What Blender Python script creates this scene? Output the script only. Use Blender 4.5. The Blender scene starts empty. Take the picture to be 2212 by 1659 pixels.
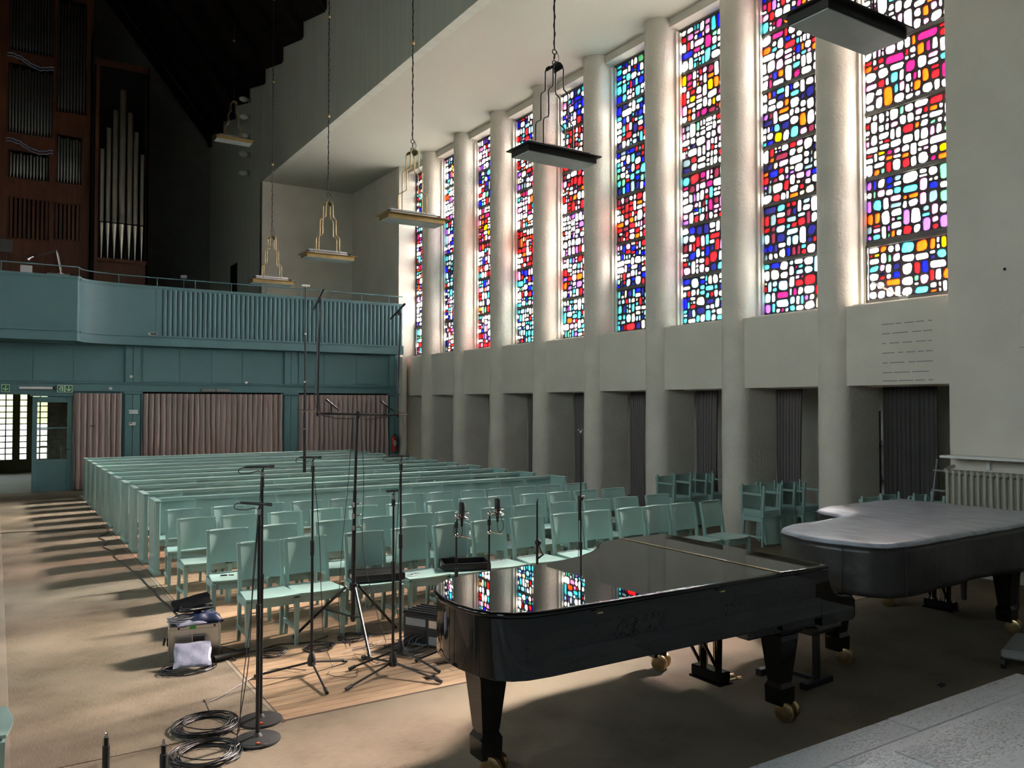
import bpy, bmesh, math, random
from mathutils import Vector, Matrix, Euler
S = bpy.context.scene
COL = S.collection
PI = math.pi
rnd = random.Random(7)

# ------------------------------------------------------------------ camera, sky, sun, exposure
cd = bpy.data.cameras.new('camera'); cam = bpy.data.objects.new('camera', cd); COL.objects.link(cam)
cd.sensor_width = 36.0; cd.lens = 36.0 * 1750 / 2212; cd.clip_end = 300; cd.clip_start = 0.05
cam.location = (0, 0, 2.05)
cam.rotation_euler = Euler((PI/2 + math.atan(44.5/1750), 0, -math.radians(32.5)), 'XYZ')
S.camera = cam
S.view_settings.view_transform = 'Standard'; S.view_settings.look = 'None'
S.view_settings.gamma = 1; S.view_settings.use_curve_mapping = False
S.view_settings.exposure = 0.5
w = bpy.data.worlds.new('hazy_sky'); S.world = w; w.use_nodes = True
bg = w.node_tree.nodes['Background']; bg.inputs[0].default_value = (0.90, 0.96, 1.0, 1); bg.inputs[1].default_value = 22.0
sl = bpy.data.lights.new('sun', 'SUN'); sl.energy = 130.0; sl.angle = math.radians(6.5); sl.color = (1.0, 0.93, 0.82)
so = bpy.data.objects.new('sun', sl); COL.objects.link(so)
so.rotation_euler = Vector((1.0, 0.20, 0.80)).to_track_quat('Z', 'Y').to_euler()
S.cycles.max_bounces = 7; S.cycles.diffuse_bounces = 4; S.cycles.glossy_bounces = 4
S.cycles.transmission_bounces = 4; S.cycles.transparent_max_bounces = 12
S.cycles.sample_clamp_indirect = 8.0
S.cycles.caustics_reflective = False; S.cycles.caustics_refractive = False
S.cycles.use_denoising = True

# ------------------------------------------------------------------ materials
def newmat(name):
    m = bpy.data.materials.new(name); m.use_nodes = True
    nt = m.node_tree; return m, nt, nt.nodes['Principled BSDF']
def pm(name, col, rough=0.6, metal=0.0, var=0.0, vscale=3.0, bump=0.0, bscale=30.0, spec=None, coat=0.0, detail=3.0, stretch=None):
    m, nt, b = newmat(name); N, L = nt.nodes, nt.links
    b.inputs['Base Color'].default_value = (*col, 1); b.inputs['Roughness'].default_value = rough
    b.inputs['Metallic'].default_value = metal
    if spec is not None: b.inputs['Specular IOR Level'].default_value = spec
    if coat: b.inputs['Coat Weight'].default_value = coat; b.inputs['Coat Roughness'].default_value = 0.03
    if var or bump:
        tc = N.new('ShaderNodeTexCoord'); vec = tc.outputs['Object']
        if stretch:
            mp = N.new('ShaderNodeMapping'); mp.inputs['Scale'].default_value = stretch
            L.new(vec, mp.inputs[0]); vec = mp.outputs[0]
    if var:
        n = N.new('ShaderNodeTexNoise'); n.inputs['Scale'].default_value = vscale; n.inputs['Detail'].default_value = 5
        L.new(vec, n.inputs['Vector'])
        r = N.new('ShaderNodeMapRange'); r.inputs['From Min'].default_value = 0.3; r.inputs['From Max'].default_value = 0.7
        r.inputs['To Min'].default_value = 1 - var; r.inputs['To Max'].default_value = 1 + var
        L.new(n.outputs['Fac'], r.inputs['Value'])
        mx = N.new('ShaderNodeVectorMath'); mx.operation = 'SCALE'; mx.inputs[0].default_value = col
        L.new(r.outputs[0], mx.inputs['Scale']); L.new(mx.outputs[0], b.inputs['Base Color'])
    if bump:
        n2 = N.new('ShaderNodeTexNoise'); n2.inputs['Scale'].default_value = bscale; n2.inputs['Detail'].default_value = detail
        L.new(vec, n2.inputs['Vector'])
        bp = N.new('ShaderNodeBump'); bp.inputs['Strength'].default_value = bump; bp.inputs['Distance'].default_value = 0.02
        L.new(n2.outputs['Fac'], bp.inputs['Height']); L.new(bp.outputs[0], b.inputs['Normal'])
    return m
def wood_mat(name, c1, c2, rough=0.5, sc=(1.5, 14, 14), ring=3.0):
    m, nt, b = newmat(name); N, L = nt.nodes, nt.links
    tc = N.new('ShaderNodeTexCoord'); oi = N.new('ShaderNodeObjectInfo')
    ad = N.new('ShaderNodeVectorMath'); ad.operation = 'ADD'
    ml = N.new('ShaderNodeVectorMath'); ml.operation = 'SCALE'; ml.inputs[0].default_value = (31, 17, 5)
    L.new(oi.outputs['Random'], ml.inputs['Scale']); L.new(tc.outputs['Object'], ad.inputs[0]); L.new(ml.outputs[0], ad.inputs[1])
    mp = N.new('ShaderNodeMapping'); mp.inputs['Scale'].default_value = sc; L.new(ad.outputs[0], mp.inputs[0])
    n = N.new('ShaderNodeTexNoise'); n.inputs['Scale'].default_value = ring; n.inputs['Detail'].default_value = 6; n.inputs['Distortion'].default_value = 0.6
    L.new(mp.outputs[0], n.inputs['Vector'])
    cr = N.new('ShaderNodeValToRGB'); cr.color_ramp.elements[0].position = 0.32; cr.color_ramp.elements[1].position = 0.68
    cr.color_ramp.elements[0].color = (*c1, 1); cr.color_ramp.elements[1].color = (*c2, 1)
    L.new(n.outputs['Fac'], cr.inputs[0])
    hs = N.new('ShaderNodeHueSaturation'); r = N.new('ShaderNodeMapRange'); r.inputs['To Min'].default_value = 0.84; r.inputs['To Max'].default_value = 1.14
    L.new(oi.outputs['Random'], r.inputs['Value']); L.new(r.outputs[0], hs.inputs['Value'])
    L.new(cr.outputs[0], hs.inputs['Color']); L.new(hs.outputs[0], b.inputs['Base Color'])
    b.inputs['Roughness'].default_value = rough
    return m
def carpet_mat(name, c1, c2, rot=0.0, freq=60.0, rib=0.5):
    m, nt, b = newmat(name); N, L = nt.nodes, nt.links
    tc = N.new('ShaderNodeTexCoord'); mp = N.new('ShaderNodeMapping'); mp.inputs['Rotation'].default_value = (0, 0, rot)
    L.new(tc.outputs['Object'], mp.inputs[0])
    wv = N.new('ShaderNodeTexWave'); wv.inputs['Scale'].default_value = freq; wv.inputs['Distortion'].default_value = 0.8; wv.inputs['Detail'].default_value = 2
    wv2 = N.new('ShaderNodeTexWave'); wv2.bands_direction = 'Y'; wv2.inputs['Scale'].default_value = freq*0.6; wv2.inputs['Distortion'].default_value = 1.5
    ns = N.new('ShaderNodeTexNoise'); ns.inputs['Scale'].default_value = 1.7; ns.inputs['Detail'].default_value = 6
    st = N.new('ShaderNodeMapping'); st.inputs['Scale'].default_value = (60, 4, 1); L.new(mp.outputs[0], st.inputs[0])
    n2 = N.new('ShaderNodeTexNoise'); n2.inputs['Scale'].default_value = 3; L.new(st.outputs[0], n2.inputs['Vector'])
    for x in (wv, wv2, ns): L.new(mp.outputs[0], x.inputs['Vector'])
    a = N.new('ShaderNodeMath'); a.operation = 'ADD'; L.new(wv.outputs['Fac'], a.inputs[0]); L.new(wv2.outputs['Fac'], a.inputs[1])
    mx = N.new('ShaderNodeMath'); mx.operation = 'MULTIPLY_ADD'; mx.inputs[1].default_value = 0.22*rib; L.new(a.outputs[0], mx.inputs[0]); L.new(ns.outputs['Fac'], mx.inputs[2])
    m3 = N.new('ShaderNodeMath'); m3.operation = 'MULTIPLY_ADD'; m3.inputs[1].default_value = 0.5; L.new(n2.outputs['Fac'], m3.inputs[0]); L.new(mx.outputs[0], m3.inputs[2])
    cr = N.new('ShaderNodeValToRGB'); cr.color_ramp.elements[0].position = 0.55; cr.color_ramp.elements[1].position = 1.15 if False else 1.0
    cr.color_ramp.elements[0].color = (*c1, 1); cr.color_ramp.elements[1].color = (*c2, 1)
    L.new(m3.outputs[0], cr.inputs[0]); L.new(cr.outputs[0], b.inputs['Base Color'])
    bp = N.new('ShaderNodeBump'); bp.inputs['Strength'].default_value = 0.5; bp.inputs['Distance'].default_value = 0.004
    L.new(a.outputs[0], bp.inputs['Height']); L.new(bp.outputs[0], b.inputs['Normal'])
    b.inputs['Roughness'].default_value = 0.92; b.inputs['Specular IOR Level'].default_value = 0.15
    return m
def travertine_mat():
    m, nt, b = newmat('travertine'); N, L = nt.nodes, nt.links
    tc = N.new('ShaderNodeTexCoord'); oi = N.new('ShaderNodeObjectInfo')
    ml = N.new('ShaderNodeVectorMath'); ml.operation = 'SCALE'; ml.inputs[0].default_value = (13, 29, 7)
    ad = N.new('ShaderNodeVectorMath'); L.new(oi.outputs['Random'], ml.inputs['Scale']); L.new(tc.outputs['Object'], ad.inputs[0]); L.new(ml.outputs[0], ad.inputs[1])
    mp = N.new('ShaderNodeMapping'); mp.inputs['Scale'].default_value = (1.0, 2.6, 1); L.new(ad.outputs[0], mp.inputs[0])
    n1 = N.new('ShaderNodeTexNoise'); n1.inputs['Scale'].default_value = 42; n1.inputs['Detail'].default_value = 5; n1.inputs['Distortion'].default_value = 0.7
    n2 = N.new('ShaderNodeTexNoise'); n2.inputs['Scale'].default_value = 1.6; n2.inputs['Detail'].default_value = 2
    for x in (n1, n2): L.new(mp.outputs[0], x.inputs['Vector'])
    # pits appear where both the fine noise and the patch noise are high
    pa = N.new('ShaderNodeMapRange'); pa.inputs['From Min'].default_value = 0.35; pa.inputs['From Max'].default_value = 0.75; pa.inputs['To Min'].default_value = 0.0; pa.inputs['To Max'].default_value = 0.16
    L.new(n2.outputs['Fac'], pa.inputs['Value'])
    su = N.new('ShaderNodeMath'); su.operation = 'ADD'; L.new(n1.outputs['Fac'], su.inputs[0]); L.new(pa.outputs[0], su.inputs[1])
    cr = N.new('ShaderNodeValToRGB'); e = cr.color_ramp.elements; e[0].position = 0.69; e[1].position = 0.74
    e[0].color = (0.70, 0.72, 0.76, 1); e[1].color = (0.26, 0.24, 0.21, 1)
    L.new(su.outputs[0], cr.inputs[0])
    hs = N.new('ShaderNodeHueSaturation'); r = N.new('ShaderNodeMapRange'); r.inputs['To Min'].default_value = 0.85; r.inputs['To Max'].default_value = 1.1
    L.new(oi.outputs['Random'], r.inputs['Value']); L.new(r.outputs[0], hs.inputs['Value']); L.new(cr.outputs[0], hs.inputs['Color']); L.new(hs.outputs[0], b.inputs['Base Color'])
    bp = N.new('ShaderNodeBump'); bp.invert = True; bp.inputs['Strength'].default_value = 0.6; bp.inputs['Distance'].default_value = 0.006
    sm = N.new('ShaderNodeMapRange'); sm.inputs['From Min'].default_value = 0.6; sm.inputs['From Max'].default_value = 0.7; L.new(su.outputs[0], sm.inputs['Value'])
    L.new(sm.outputs[0], bp.inputs['Height']); L.new(bp.outputs[0], b.inputs['Normal'])
    b.inputs['Roughness'].default_value = 0.42
    return m
def glass_pane_mat(name, col, tl=0.3, sc=9.0):
    m = bpy.data.materials.new(name); m.use_nodes = True; nt = m.node_tree; N, L = nt.nodes, nt.links
    N.remove(N['Principled BSDF']); out = N['Material Output']
    c = tuple(max(x, 0.0)**0.5 for x in col)
    oi = N.new('ShaderNodeTexCoord'); ns = N.new('ShaderNodeTexNoise'); ns.inputs['Scale'].default_value = sc; ns.inputs['Detail'].default_value = 3
    L.new(oi.outputs['Object'], ns.inputs['Vector'])
    r = N.new('ShaderNodeMapRange'); r.inputs['From Min'].default_value = 0.3; r.inputs['From Max'].default_value = 0.7; r.inputs['To Min'].default_value = 0.82; r.inputs['To Max'].default_value = 1.0
    L.new(ns.outputs['Fac'], r.inputs['Value'])
    v = N.new('ShaderNodeVectorMath'); v.operation = 'SCALE'; v.inputs[0].default_value = c; L.new(r.outputs[0], v.inputs['Scale'])
    t = N.new('ShaderNodeBsdfTransparent'); L.new(v.outputs[0], t.inputs[0])
    d = N.new('ShaderNodeBsdfTranslucent'); L.new(v.outputs[0], d.inputs[0])
    mx = N.new('ShaderNodeMixShader'); mx.inputs[0].default_value = tl; L.new(t.outputs[0], mx.inputs[1]); L.new(d.outputs[0], mx.inputs[2])
    g = N.new('ShaderNodeBsdfGlossy'); g.inputs['Roughness'].default_value = 0.15; g.inputs[0].default_value = (1, 1, 1, 1)
    m2 = N.new('ShaderNodeMixShader'); m2.inputs[0].default_value = 0.04; L.new(mx.outputs[0], m2.inputs[1]); L.new(g.outputs[0], m2.inputs[2])
    L.new(m2.outputs[0], out.inputs[0])
    return m

M = {}
M['plaster'] = pm('plaster', (0.66, 0.61, 0.53), 0.85, var=0.06, vscale=1.3, bump=0.25, bscale=45)
M['stucco'] = pm('rough_stucco', (0.66, 0.61, 0.53), 0.9, var=0.08, vscale=2.0, bump=0.45, bscale=20, detail=6)
M['ceil'] = pm('ceiling_paint', (0.50, 0.50, 0.42), 0.85, var=0.03, vscale=0.7, bump=0.08, bscale=20)
M['wall_upper'] = pm('grey_green_wall_paint', (0.53, 0.55, 0.47), 0.9, var=0.07, vscale=1.0, stretch=(1, 6, 0.4))
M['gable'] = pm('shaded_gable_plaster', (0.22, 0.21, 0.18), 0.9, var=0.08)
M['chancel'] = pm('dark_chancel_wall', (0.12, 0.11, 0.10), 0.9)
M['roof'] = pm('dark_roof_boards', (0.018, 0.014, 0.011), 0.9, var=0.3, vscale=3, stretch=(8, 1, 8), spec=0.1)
M['teal'] = pm('gallery_teal_paint', (0.10, 0.215, 0.235), 0.5, var=0.05, vscale=2.0, bump=0.04, bscale=120)
M['seat'] = pm('sage_teal_seat_paint', (0.29, 0.435, 0.405), 0.30, var=0.05, vscale=4.0)
M['underwood'] = pm('bare_seat_underside', (0.22, 0.10, 0.05), 0.7, var=0.2, vscale=12)
M['plank'] = wood_mat('floor_plank_wood', (0.25, 0.155, 0.09), (0.38, 0.26, 0.165), 0.45)
M['joint'] = pm('plank_joint', (0.05, 0.03, 0.02), 0.9)
M['carpet'] = carpet_mat('coir_carpet', (0.115, 0.092, 0.062), (0.235, 0.195, 0.142), 0.0, 55, 0.5)
M['carpet2'] = carpet_mat('ribbed_coir_carpet', (0.11, 0.087, 0.059), (0.225, 0.185, 0.135), PI/2, 75, 0.8)
M['binding'] = pm('carpet_binding', (0.20, 0.165, 0.12), 0.85, var=0.1)
M['trav'] = travertine_mat()
M['black'] = pm('black_piano_lacquer', (0.004, 0.004, 0.004), 0.015, spec=0.5)
M['blackmat'] = pm('black_painted_metal', (0.012, 0.012, 0.013), 0.38)
M['blackrub'] = pm('black_rubber', (0.015, 0.015, 0.015), 0.6)
M['cable'] = pm('black_cable', (0.014, 0.014, 0.016), 0.42)
M['cablegrey'] = pm('grey_cable', (0.22, 0.22, 0.24), 0.4)
M['cover'] = pm('black_leatherette', (0.030, 0.028, 0.027), 0.36, var=0.25, vscale=5, bump=0.35, bscale=7, detail=5)
M['covertop'] = pm('leatherette_window_sheen', (0.32, 0.35, 0.41), 0.30, var=0.3, vscale=4, bump=0.2, bscale=14, detail=6, stretch=(3, 1, 1))  # bluish window sheen put into the colour of the black leatherette top
M['leather'] = pm('bench_leather', (0.014, 0.014, 0.016), 0.28, bump=0.1, bscale=60)
M['brass'] = pm('brass', (0.62, 0.46, 0.25), 0.28, metal=1.0)
M['brassd'] = pm('aged_brass', (0.42, 0.31, 0.14), 0.42, metal=1.0, var=0.2, vscale=6)
M['chrome'] = pm('chrome', (0.75, 0.75, 0.76), 0.15, metal=1.0)
M['alu'] = pm('brushed_aluminium', (0.62, 0.62, 0.60), 0.3, metal=1.0, var=0.06, vscale=3)
M['steel'] = pm('dark_window_steel', (0.09, 0.085, 0.08), 0.6, var=0.15)
M['matrix'] = pm('dark_glass_mortar', (0.045, 0.035, 0.04), 0.8)
M['white'] = pm('white_paint', (0.75, 0.75, 0.73), 0.5)
M['lampglass'] = pm('frosted_lamp_glass', (0.42, 0.47, 0.46), 0.25, var=0.12, vscale=2.5)
M['rod'] = pm('dark_wrought_iron', (0.03, 0.028, 0.025), 0.45, metal=0.6)
M['curtain'] = pm('mauve_grey_curtain', (0.48, 0.385, 0.36), 0.9, var=0.05, vscale=2, spec=0.1)
M['curtainn'] = pm('grey_niche_curtain', (0.19, 0.165, 0.16), 0.9, spec=0.1)
M['curtaind'] = pm('charcoal_curtain', (0.085, 0.08, 0.075), 0.95, var=0.1, spec=0.05)
M['radiator'] = pm('radiator_enamel', (0.42, 0.40, 0.33), 0.45, var=0.06)
M['organ'] = wood_mat('organ_case_wood', (0.095, 0.030, 0.011), (0.145, 0.05, 0.02), 0.5, sc=(4, 4, 0.6), ring=2.0)
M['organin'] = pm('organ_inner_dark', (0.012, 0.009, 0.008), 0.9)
M['pipe'] = pm('tin_pipe', (0.62, 0.60, 0.52), 0.28, metal=1.0, var=0.08)
M['piped'] = pm('dull_pipe', (0.22, 0.24, 0.22), 0.4, metal=1.0, var=0.1)
M['green'] = pm('exit_sign_green', (0.01, 0.20, 0.06), 0.5)
M['signwhite'] = pm('sign_white', (0.72, 0.78, 0.70), 0.5)
M['red'] = pm('extinguisher_red', (0.45, 0.02, 0.015), 0.35)
M['olive'] = pm('vestibule_plaster', (0.35, 0.33, 0.22), 0.9, var=0.05)
M['lino'] = pm('vestibule_floor', (0.17, 0.18, 0.12), 0.6, var=0.15, vscale=2)
M['navy'] = pm('navy_nylon', (0.012, 0.025, 0.075), 0.5, bump=0.3, bscale=9)
M['plastic'] = pm('cloudy_plastic_bag', (0.27, 0.27, 0.35), 0.22, bump=0.7, bscale=9, detail=6)
M['tapegreen'] = pm('green_tape', (0.04, 0.35, 0.05), 0.5)
M['blueink'] = pm('blue_print', (0.08, 0.25, 0.45), 0.5)
M['grey'] = pm('grey_plastic', (0.22, 0.22, 0.22), 0.5)
M['tape'] = pm('orange_tape', (0.7, 0.08, 0.03), 0.5)
M['paleblue'] = pm('mottled_pale_blue', (0.30, 0.42, 0.60), 0.6, var=0.3, vscale=8)
M['stain'] = pm('board_mark', (0.27, 0.26, 0.25), 0.9)
M['mirror'] = pm('mirror_glass', (0.6, 0.6, 0.6), 0.3, metal=1.0)
M['clear'] = glass_pane_mat('clear_door_glass', (0.85, 0.88, 0.82), 0.02)
M['blockw'] = glass_pane_mat('glass_block_white', (0.34, 0.35, 0.33), 0.25)
M['blocky'] = glass_pane_mat('glass_block_yellow', (0.16, 0.18, 0.075), 0.25)
GC = {'W': (0.92, 0.93, 0.92), 'C': (0.03, 0.42, 0.55), 'L': (0.16, 0.42, 0.62), 'B': (0.002, 0.004, 0.42), 'N': (0.004, 0.004, 0.035),
      'R': (0.5, 0.004, 0.006), 'O': (0.80, 0.045, 0.002), 'Y': (0.85, 0.30, 0.0), 'P': (0.62, 0.17, 0.42), 'M': (0.13, 0.004, 0.04),
      'V': (0.13, 0.04, 0.36), 'G': (0.05, 0.26, 0.10), 'S': (0.055, 0.085, 0.10), 'D': (0.05, 0.005, 0.012), 'I': (0.42, 0.38, 0.24), 'T': (0.02, 0.14, 0.15)}
GN = {'W': 'white', 'C': 'turquoise', 'L': 'pale_blue', 'B': 'deep_blue', 'N': 'night_blue', 'R': 'red', 'O': 'orange', 'Y': 'yellow', 'P': 'pink',
      'M': 'magenta', 'V': 'violet', 'G': 'green', 'S': 'slate', 'D': 'maroon', 'I': 'ivory', 'T': 'dark_teal'}
GM = {k: glass_pane_mat('glass_' + GN[k], c if k == 'W' else tuple(x*0.34 for x in c)) for k, c in GC.items()}
M['leftglass'] = glass_pane_mat('pale_window_glass', (0.36, 0.40, 0.40), 0.3)

# ------------------------------------------------------------------ mesh helpers
class MB:
    def __init__(s): s.v = []; s.f = []; s.mi = []; s.mats = []; s.cur = 0
    def mat(s, m):
        if m not in s.mats: s.mats.append(m)
        s.cur = s.mats.index(m); return s
    def add(s, vs, fs):
        o = len(s.v); s.v += [tuple(v) for v in vs]
        for f in fs: s.f.append(tuple(i + o for i in f)); s.mi.append(s.cur)
        return s
    def box(s, x0, x1, y0, y1, z0, z1, c=0.0):
        if x0 > x1: x0, x1 = x1, x0
        if y0 > y1: y0, y1 = y1, y0
        if z0 > z1: z0, z1 = z1, z0
        if c <= 0:
            vs = [(x, y, z) for x in (x0, x1) for y in (y0, y1) for z in (z0, z1)]
            return s.add(vs, [(0, 1, 3, 2), (4, 6, 7, 5), (0, 4, 5, 1), (2, 3, 7, 6), (0, 2, 6, 4), (1, 5, 7, 3)])
        c = min(c, (x1-x0)*.45, (y1-y0)*.45, (z1-z0)*.45); vs = []; ix = {}
        X = (x0, x1); Y = (y0, y1); Z = (z0, z1)
        for i in (0, 1):
            for j in (0, 1):
                for k in (0, 1):
                    sx, sy, sz = (1 - 2*i)*c, (1 - 2*j)*c, (1 - 2*k)*c
                    for a, p in enumerate(((X[i], Y[j]+sy, Z[k]+sz), (X[i]+sx, Y[j], Z[k]+sz), (X[i]+sx, Y[j]+sy, Z[k]))):
                        ix[i, j, k, a] = len(vs); vs.append(p)
        fs = []
        for i in (0, 1): q = [ix[i, j, k, 0] for j, k in ((0, 0), (0, 1), (1, 1), (1, 0))]; fs.append(q if i == 0 else q[::-1])
        for j in (0, 1): q = [ix[i, j, k, 1] for i, k in ((0, 0), (1, 0), (1, 1), (0, 1))]; fs.append(q if j == 0 else q[::-1])
        for k in (0, 1): q = [ix[i, j, k, 2] for i, j in ((0, 0), (0, 1), (1, 1), (1, 0))]; fs.append(q if k == 0 else q[::-1])
        for j in (0, 1):
            for k in (0, 1):
                q = [ix[0, j, k, 1], ix[0, j, k, 2], ix[1, j, k, 2], ix[1, j, k, 1]]; fs.append(q if (j ^ k) == 1 else q[::-1])
        for i in (0, 1):
            for k in (0, 1):
                q = [ix[i, 0, k, 0], ix[i, 0, k, 2], ix[i, 1, k, 2], ix[i, 1, k, 0]]; fs.append(q if (i ^ k) == 0 else q[::-1])
        for i in (0, 1):
            for j in (0, 1):
                q = [ix[i, j, 0, 0], ix[i, j, 0, 1], ix[i, j, 1, 1], ix[i, j, 1, 0]]; fs.append(q if (i ^ j) == 1 else q[::-1])
        for i in (0, 1):
            for j in (0, 1):
                for k in (0, 1):
                    q = [ix[i, j, k, a] for a in (0, 1, 2)]; fs.append(q if (i + j + k) % 2 else q[::-1])
        return s.add(vs, fs)
    def bar(s, p, q, wx, wy, up=(0, 0, 1)):
        p, q = Vector(p), Vector(q); d = (q - p).normalized(); u = Vector(up)
        if abs(d.dot(u)) > 0.98: u = Vector((0, 1, 0))
        a = d.cross(u).normalized()*wx/2; b = a.cross(d).normalized()*wy/2
        vs = [e + x*a + y*b for e in (p, q) for x, y in ((-1, -1), (1, -1), (1, 1), (-1, 1))]
        return s.add(vs, [(0, 3, 2, 1), (4, 5, 6, 7), (0, 1, 5, 4), (1, 2, 6, 5), (2, 3, 7, 6), (3, 0, 4, 7)])
    def tube(s, pts, r, n=8, closed=False, caps=True):
        pts = [Vector(p) for p in pts]; m = len(pts); R = r if isinstance(r, (list, tuple)) else [r]*m
        vs = []; pa = None
        for i, p in enumerate(pts):
            if closed: d = pts[(i+1) % m] - pts[i-1]
            else: d = pts[min(i+1, m-1)] - pts[max(i-1, 0)]
            if d.length < 1e-9: d = Vector((0, 0, 1))
            d.normalize()
            if pa is None:
                u = Vector((0, 0, 1)) if abs(d.z) < 0.9 else Vector((1, 0, 0)); pa = d.cross(u).normalized()
            else:
                pa = pa - d*pa.dot(d)
                if pa.length < 1e-6: pa = d.orthogonal()
                pa.normalize()
            b = d.cross(pa)
            for k in range(n):
                t = 2*PI*k/n; vs.append(p + (pa*math.cos(t) + b*math.sin(t))*R[i])
        fs = []
        for i in range(m if closed else m-1):
            j = (i+1) % m
            for k in range(n): fs.append((i*n+k, i*n+(k+1) % n, j*n+(k+1) % n, j*n+k))
        if not closed and caps: fs.append(tuple(range(n))[::-1]); fs.append(tuple((m-1)*n+k for k in range(n)))
        return s.add(vs, fs)
    def cyl(s, x, y, z0, z1, r, n=16, r2=None): return s.tube([(x, y, z0), (x, y, z1)], [r, r if r2 is None else r2], n)
    def lathe(s, prof, x=0, y=0, z=0, n=20):
        return s.tube([(x, y, z+h) for r, h in prof], [max(r, 1e-4) for r, h in prof], n)
    def ball(s, c, r, n=10, sc=(1, 1, 1)):
        m = n//2; vs = [(c[0], c[1], c[2]+r*sc[2])]
        for i in range(1, m):
            a = PI*i/m
            for k in range(n): t = 2*PI*k/n; vs.append((c[0]+r*sc[0]*math.sin(a)*math.cos(t), c[1]+r*sc[1]*math.sin(a)*math.sin(t), c[2]+r*sc[2]*math.cos(a)))
        vs.append((c[0], c[1], c[2]-r*sc[2])); L = len(vs)-1
        fs = [(0, 1+k, 1+(k+1) % n) for k in range(n)]
        for i in range(m-2):
            for k in range(n): a = 1+i*n; fs.append((a+k, a+n+k, a+n+(k+1) % n, a+(k+1) % n))
        a = 1+(m-2)*n; fs += [(a+(k+1) % n, a+k, L) for k in range(n)]
        return s.add(vs, fs)
    def prism(s, poly, z0, z1, ax=2):
        n = len(poly)
        def P(a, b, h): return (a, b, h) if ax == 2 else ((h, a, b) if ax == 0 else (a, h, b))
        vs = [P(a, b, z0) for a, b in poly] + [P(a, b, z1) for a, b in poly]
        return s.add(vs, [tuple(range(n))[::-1], tuple(range(n, 2*n))] + [(i, (i+1) % n, n+(i+1) % n, n+i) for i in range(n)])
    def quad(s, a, b, c, d): return s.add([a, b, c, d], [(0, 1, 2, 3)])
    def xf(s, mtx):
        s.v = [tuple(mtx @ Vector(v)) for v in s.v]; return s
    def mesh(s, name, m=None, smooth=None):
        me = bpy.data.meshes.new(name); me.from_pydata(s.v, [], s.f)
        ms = s.mats or ([m] if m else [])
        for x in ms: me.materials.append(x)
        if s.mats: me.polygons.foreach_set('material_index', s.mi)
        bm = bmesh.new(); bm.from_mesh(me); bmesh.ops.recalc_face_normals(bm, faces=bm.faces); bm.to_mesh(me); bm.free()
        if smooth:
            me.shade_smooth()
            me.set_sharp_from_angle(angle=math.radians(smooth))
        me.update(); return me
    def build(s, name, m=None, parent=None, smooth=None, loc=None):
        o = bpy.data.objects.new(name, s.mesh(name, m, smooth)); COL.objects.link(o)
        if parent: o.parent = parent
        if loc: o.location = loc
        return o
def tag(o, label=None, cat=None, group=None, kind=None):
    if label: o['label'] = label
    if cat: o['category'] = cat
    if group: o['group'] = group
    if kind: o['kind'] = kind
    return o
def empty(name, loc=(0, 0, 0), rz=0.0, label=None, cat=None, group=None, kind=None):
    o = bpy.data.objects.new(name, None); COL.objects.link(o); o.location = loc; o.rotation_euler = (0, 0, rz)
    o.empty_display_size = 0.05
    return tag(o, label, cat, group, kind)
def link_mesh(name, me, parent=None, loc=(0, 0, 0), rot=(0, 0, 0)):
    o = bpy.data.objects.new(name, me); COL.objects.link(o); o.parent = parent; o.location = loc; o.rotation_euler = rot; return o
def dup(root, loc, rot, label=None, group=None):
    r = root.copy(); COL.objects.link(r); r.location = loc; r.rotation_euler = rot
    if label: r['label'] = label
    if group: r['group'] = group
    for ch in list(root.children):
        c = ch.copy(); COL.objects.link(c); c.parent = r
        for g in ch.children:
            d = g.copy(); COL.objects.link(d); d.parent = c
    return r
def spline(pts, k=8):
    P = [Vector(p) for p in pts]; out = []
    for i in range(len(P)-1):
        p0, p1, p2, p3 = P[max(i-1, 0)], P[i], P[i+1], P[min(i+2, len(P)-1)]
        for j in range(k):
            t = j/k
            out.append(0.5*((2*p1) + (p2-p0)*t + (2*p0-5*p1+4*p2-p3)*t*t + (3*p1-p0-3*p2+p3)*t**3))
    out.append(P[-1]); return out
ORD = ['first', 'second', 'third', 'fourth', 'fifth', 'sixth', 'seventh', 'eighth', 'ninth', 'tenth', 'eleventh', 'twelfth', 'thirteenth', 'fourteenth']

# ------------------------------------------------------------------ room dimensions
PN = 1.825; PY = [7.24 + PN*k for k in range(8)]      # pier centres along y
XF, XN, XB, XW = 9.85, 10.10, 10.00, 10.40             # nose front, nose centre, parapet front, window plane
ZC, Z1, Z2 = 9.0, 2.31, 3.42
def struct(name, mb, m, label, cat, parent=None, smooth=None):
    o = mb.build(name, m, parent, smooth); return tag(o, label, cat, kind='structure')

# floor, carpets, planks
struct('floor', MB().box(-5.6, 12.6, -4.3, 21.0, -0.2, -0.025), M['joint'], 'dark subfloor under the carpets and boards of the hall', 'floor')
fc = MB().box(-5.3, 12.4, 2.6, 5.27, -0.02, 0.0); fc.box(7.86, 12.4, 5.27, 21.0, -0.02, 0.0)
struct('floor_carpet_front', fc, M['carpet2'], 'sand coloured ribbed coir carpet under the two grand pianos and along the window side', 'carpet')
ac = empty('aisle_carpet', (0, 0, 0), 0, 'sand coloured coir runner in the aisle beside the pews', 'carpet', kind='structure')
MB().box(0.10, 1.57, 5.27, 20.7, -0.02, 0.004).build('carpet_field', M['carpet'], ac)
MB().box(0.05, 0.10, 5.27, 20.7, -0.02, 0.006, 0.002).build('carpet_binding', M['binding'], ac)
MB().box(1.57, 1.60, 5.27, 20.7, -0.02, 0.006, 0.002).build('carpet_binding', M['binding'], ac)
wf = empty('floor_boards', (0, 0, 0), 0, 'pale wooden plank floor beneath the chairs and pews', 'floor', kind='structure')
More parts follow.
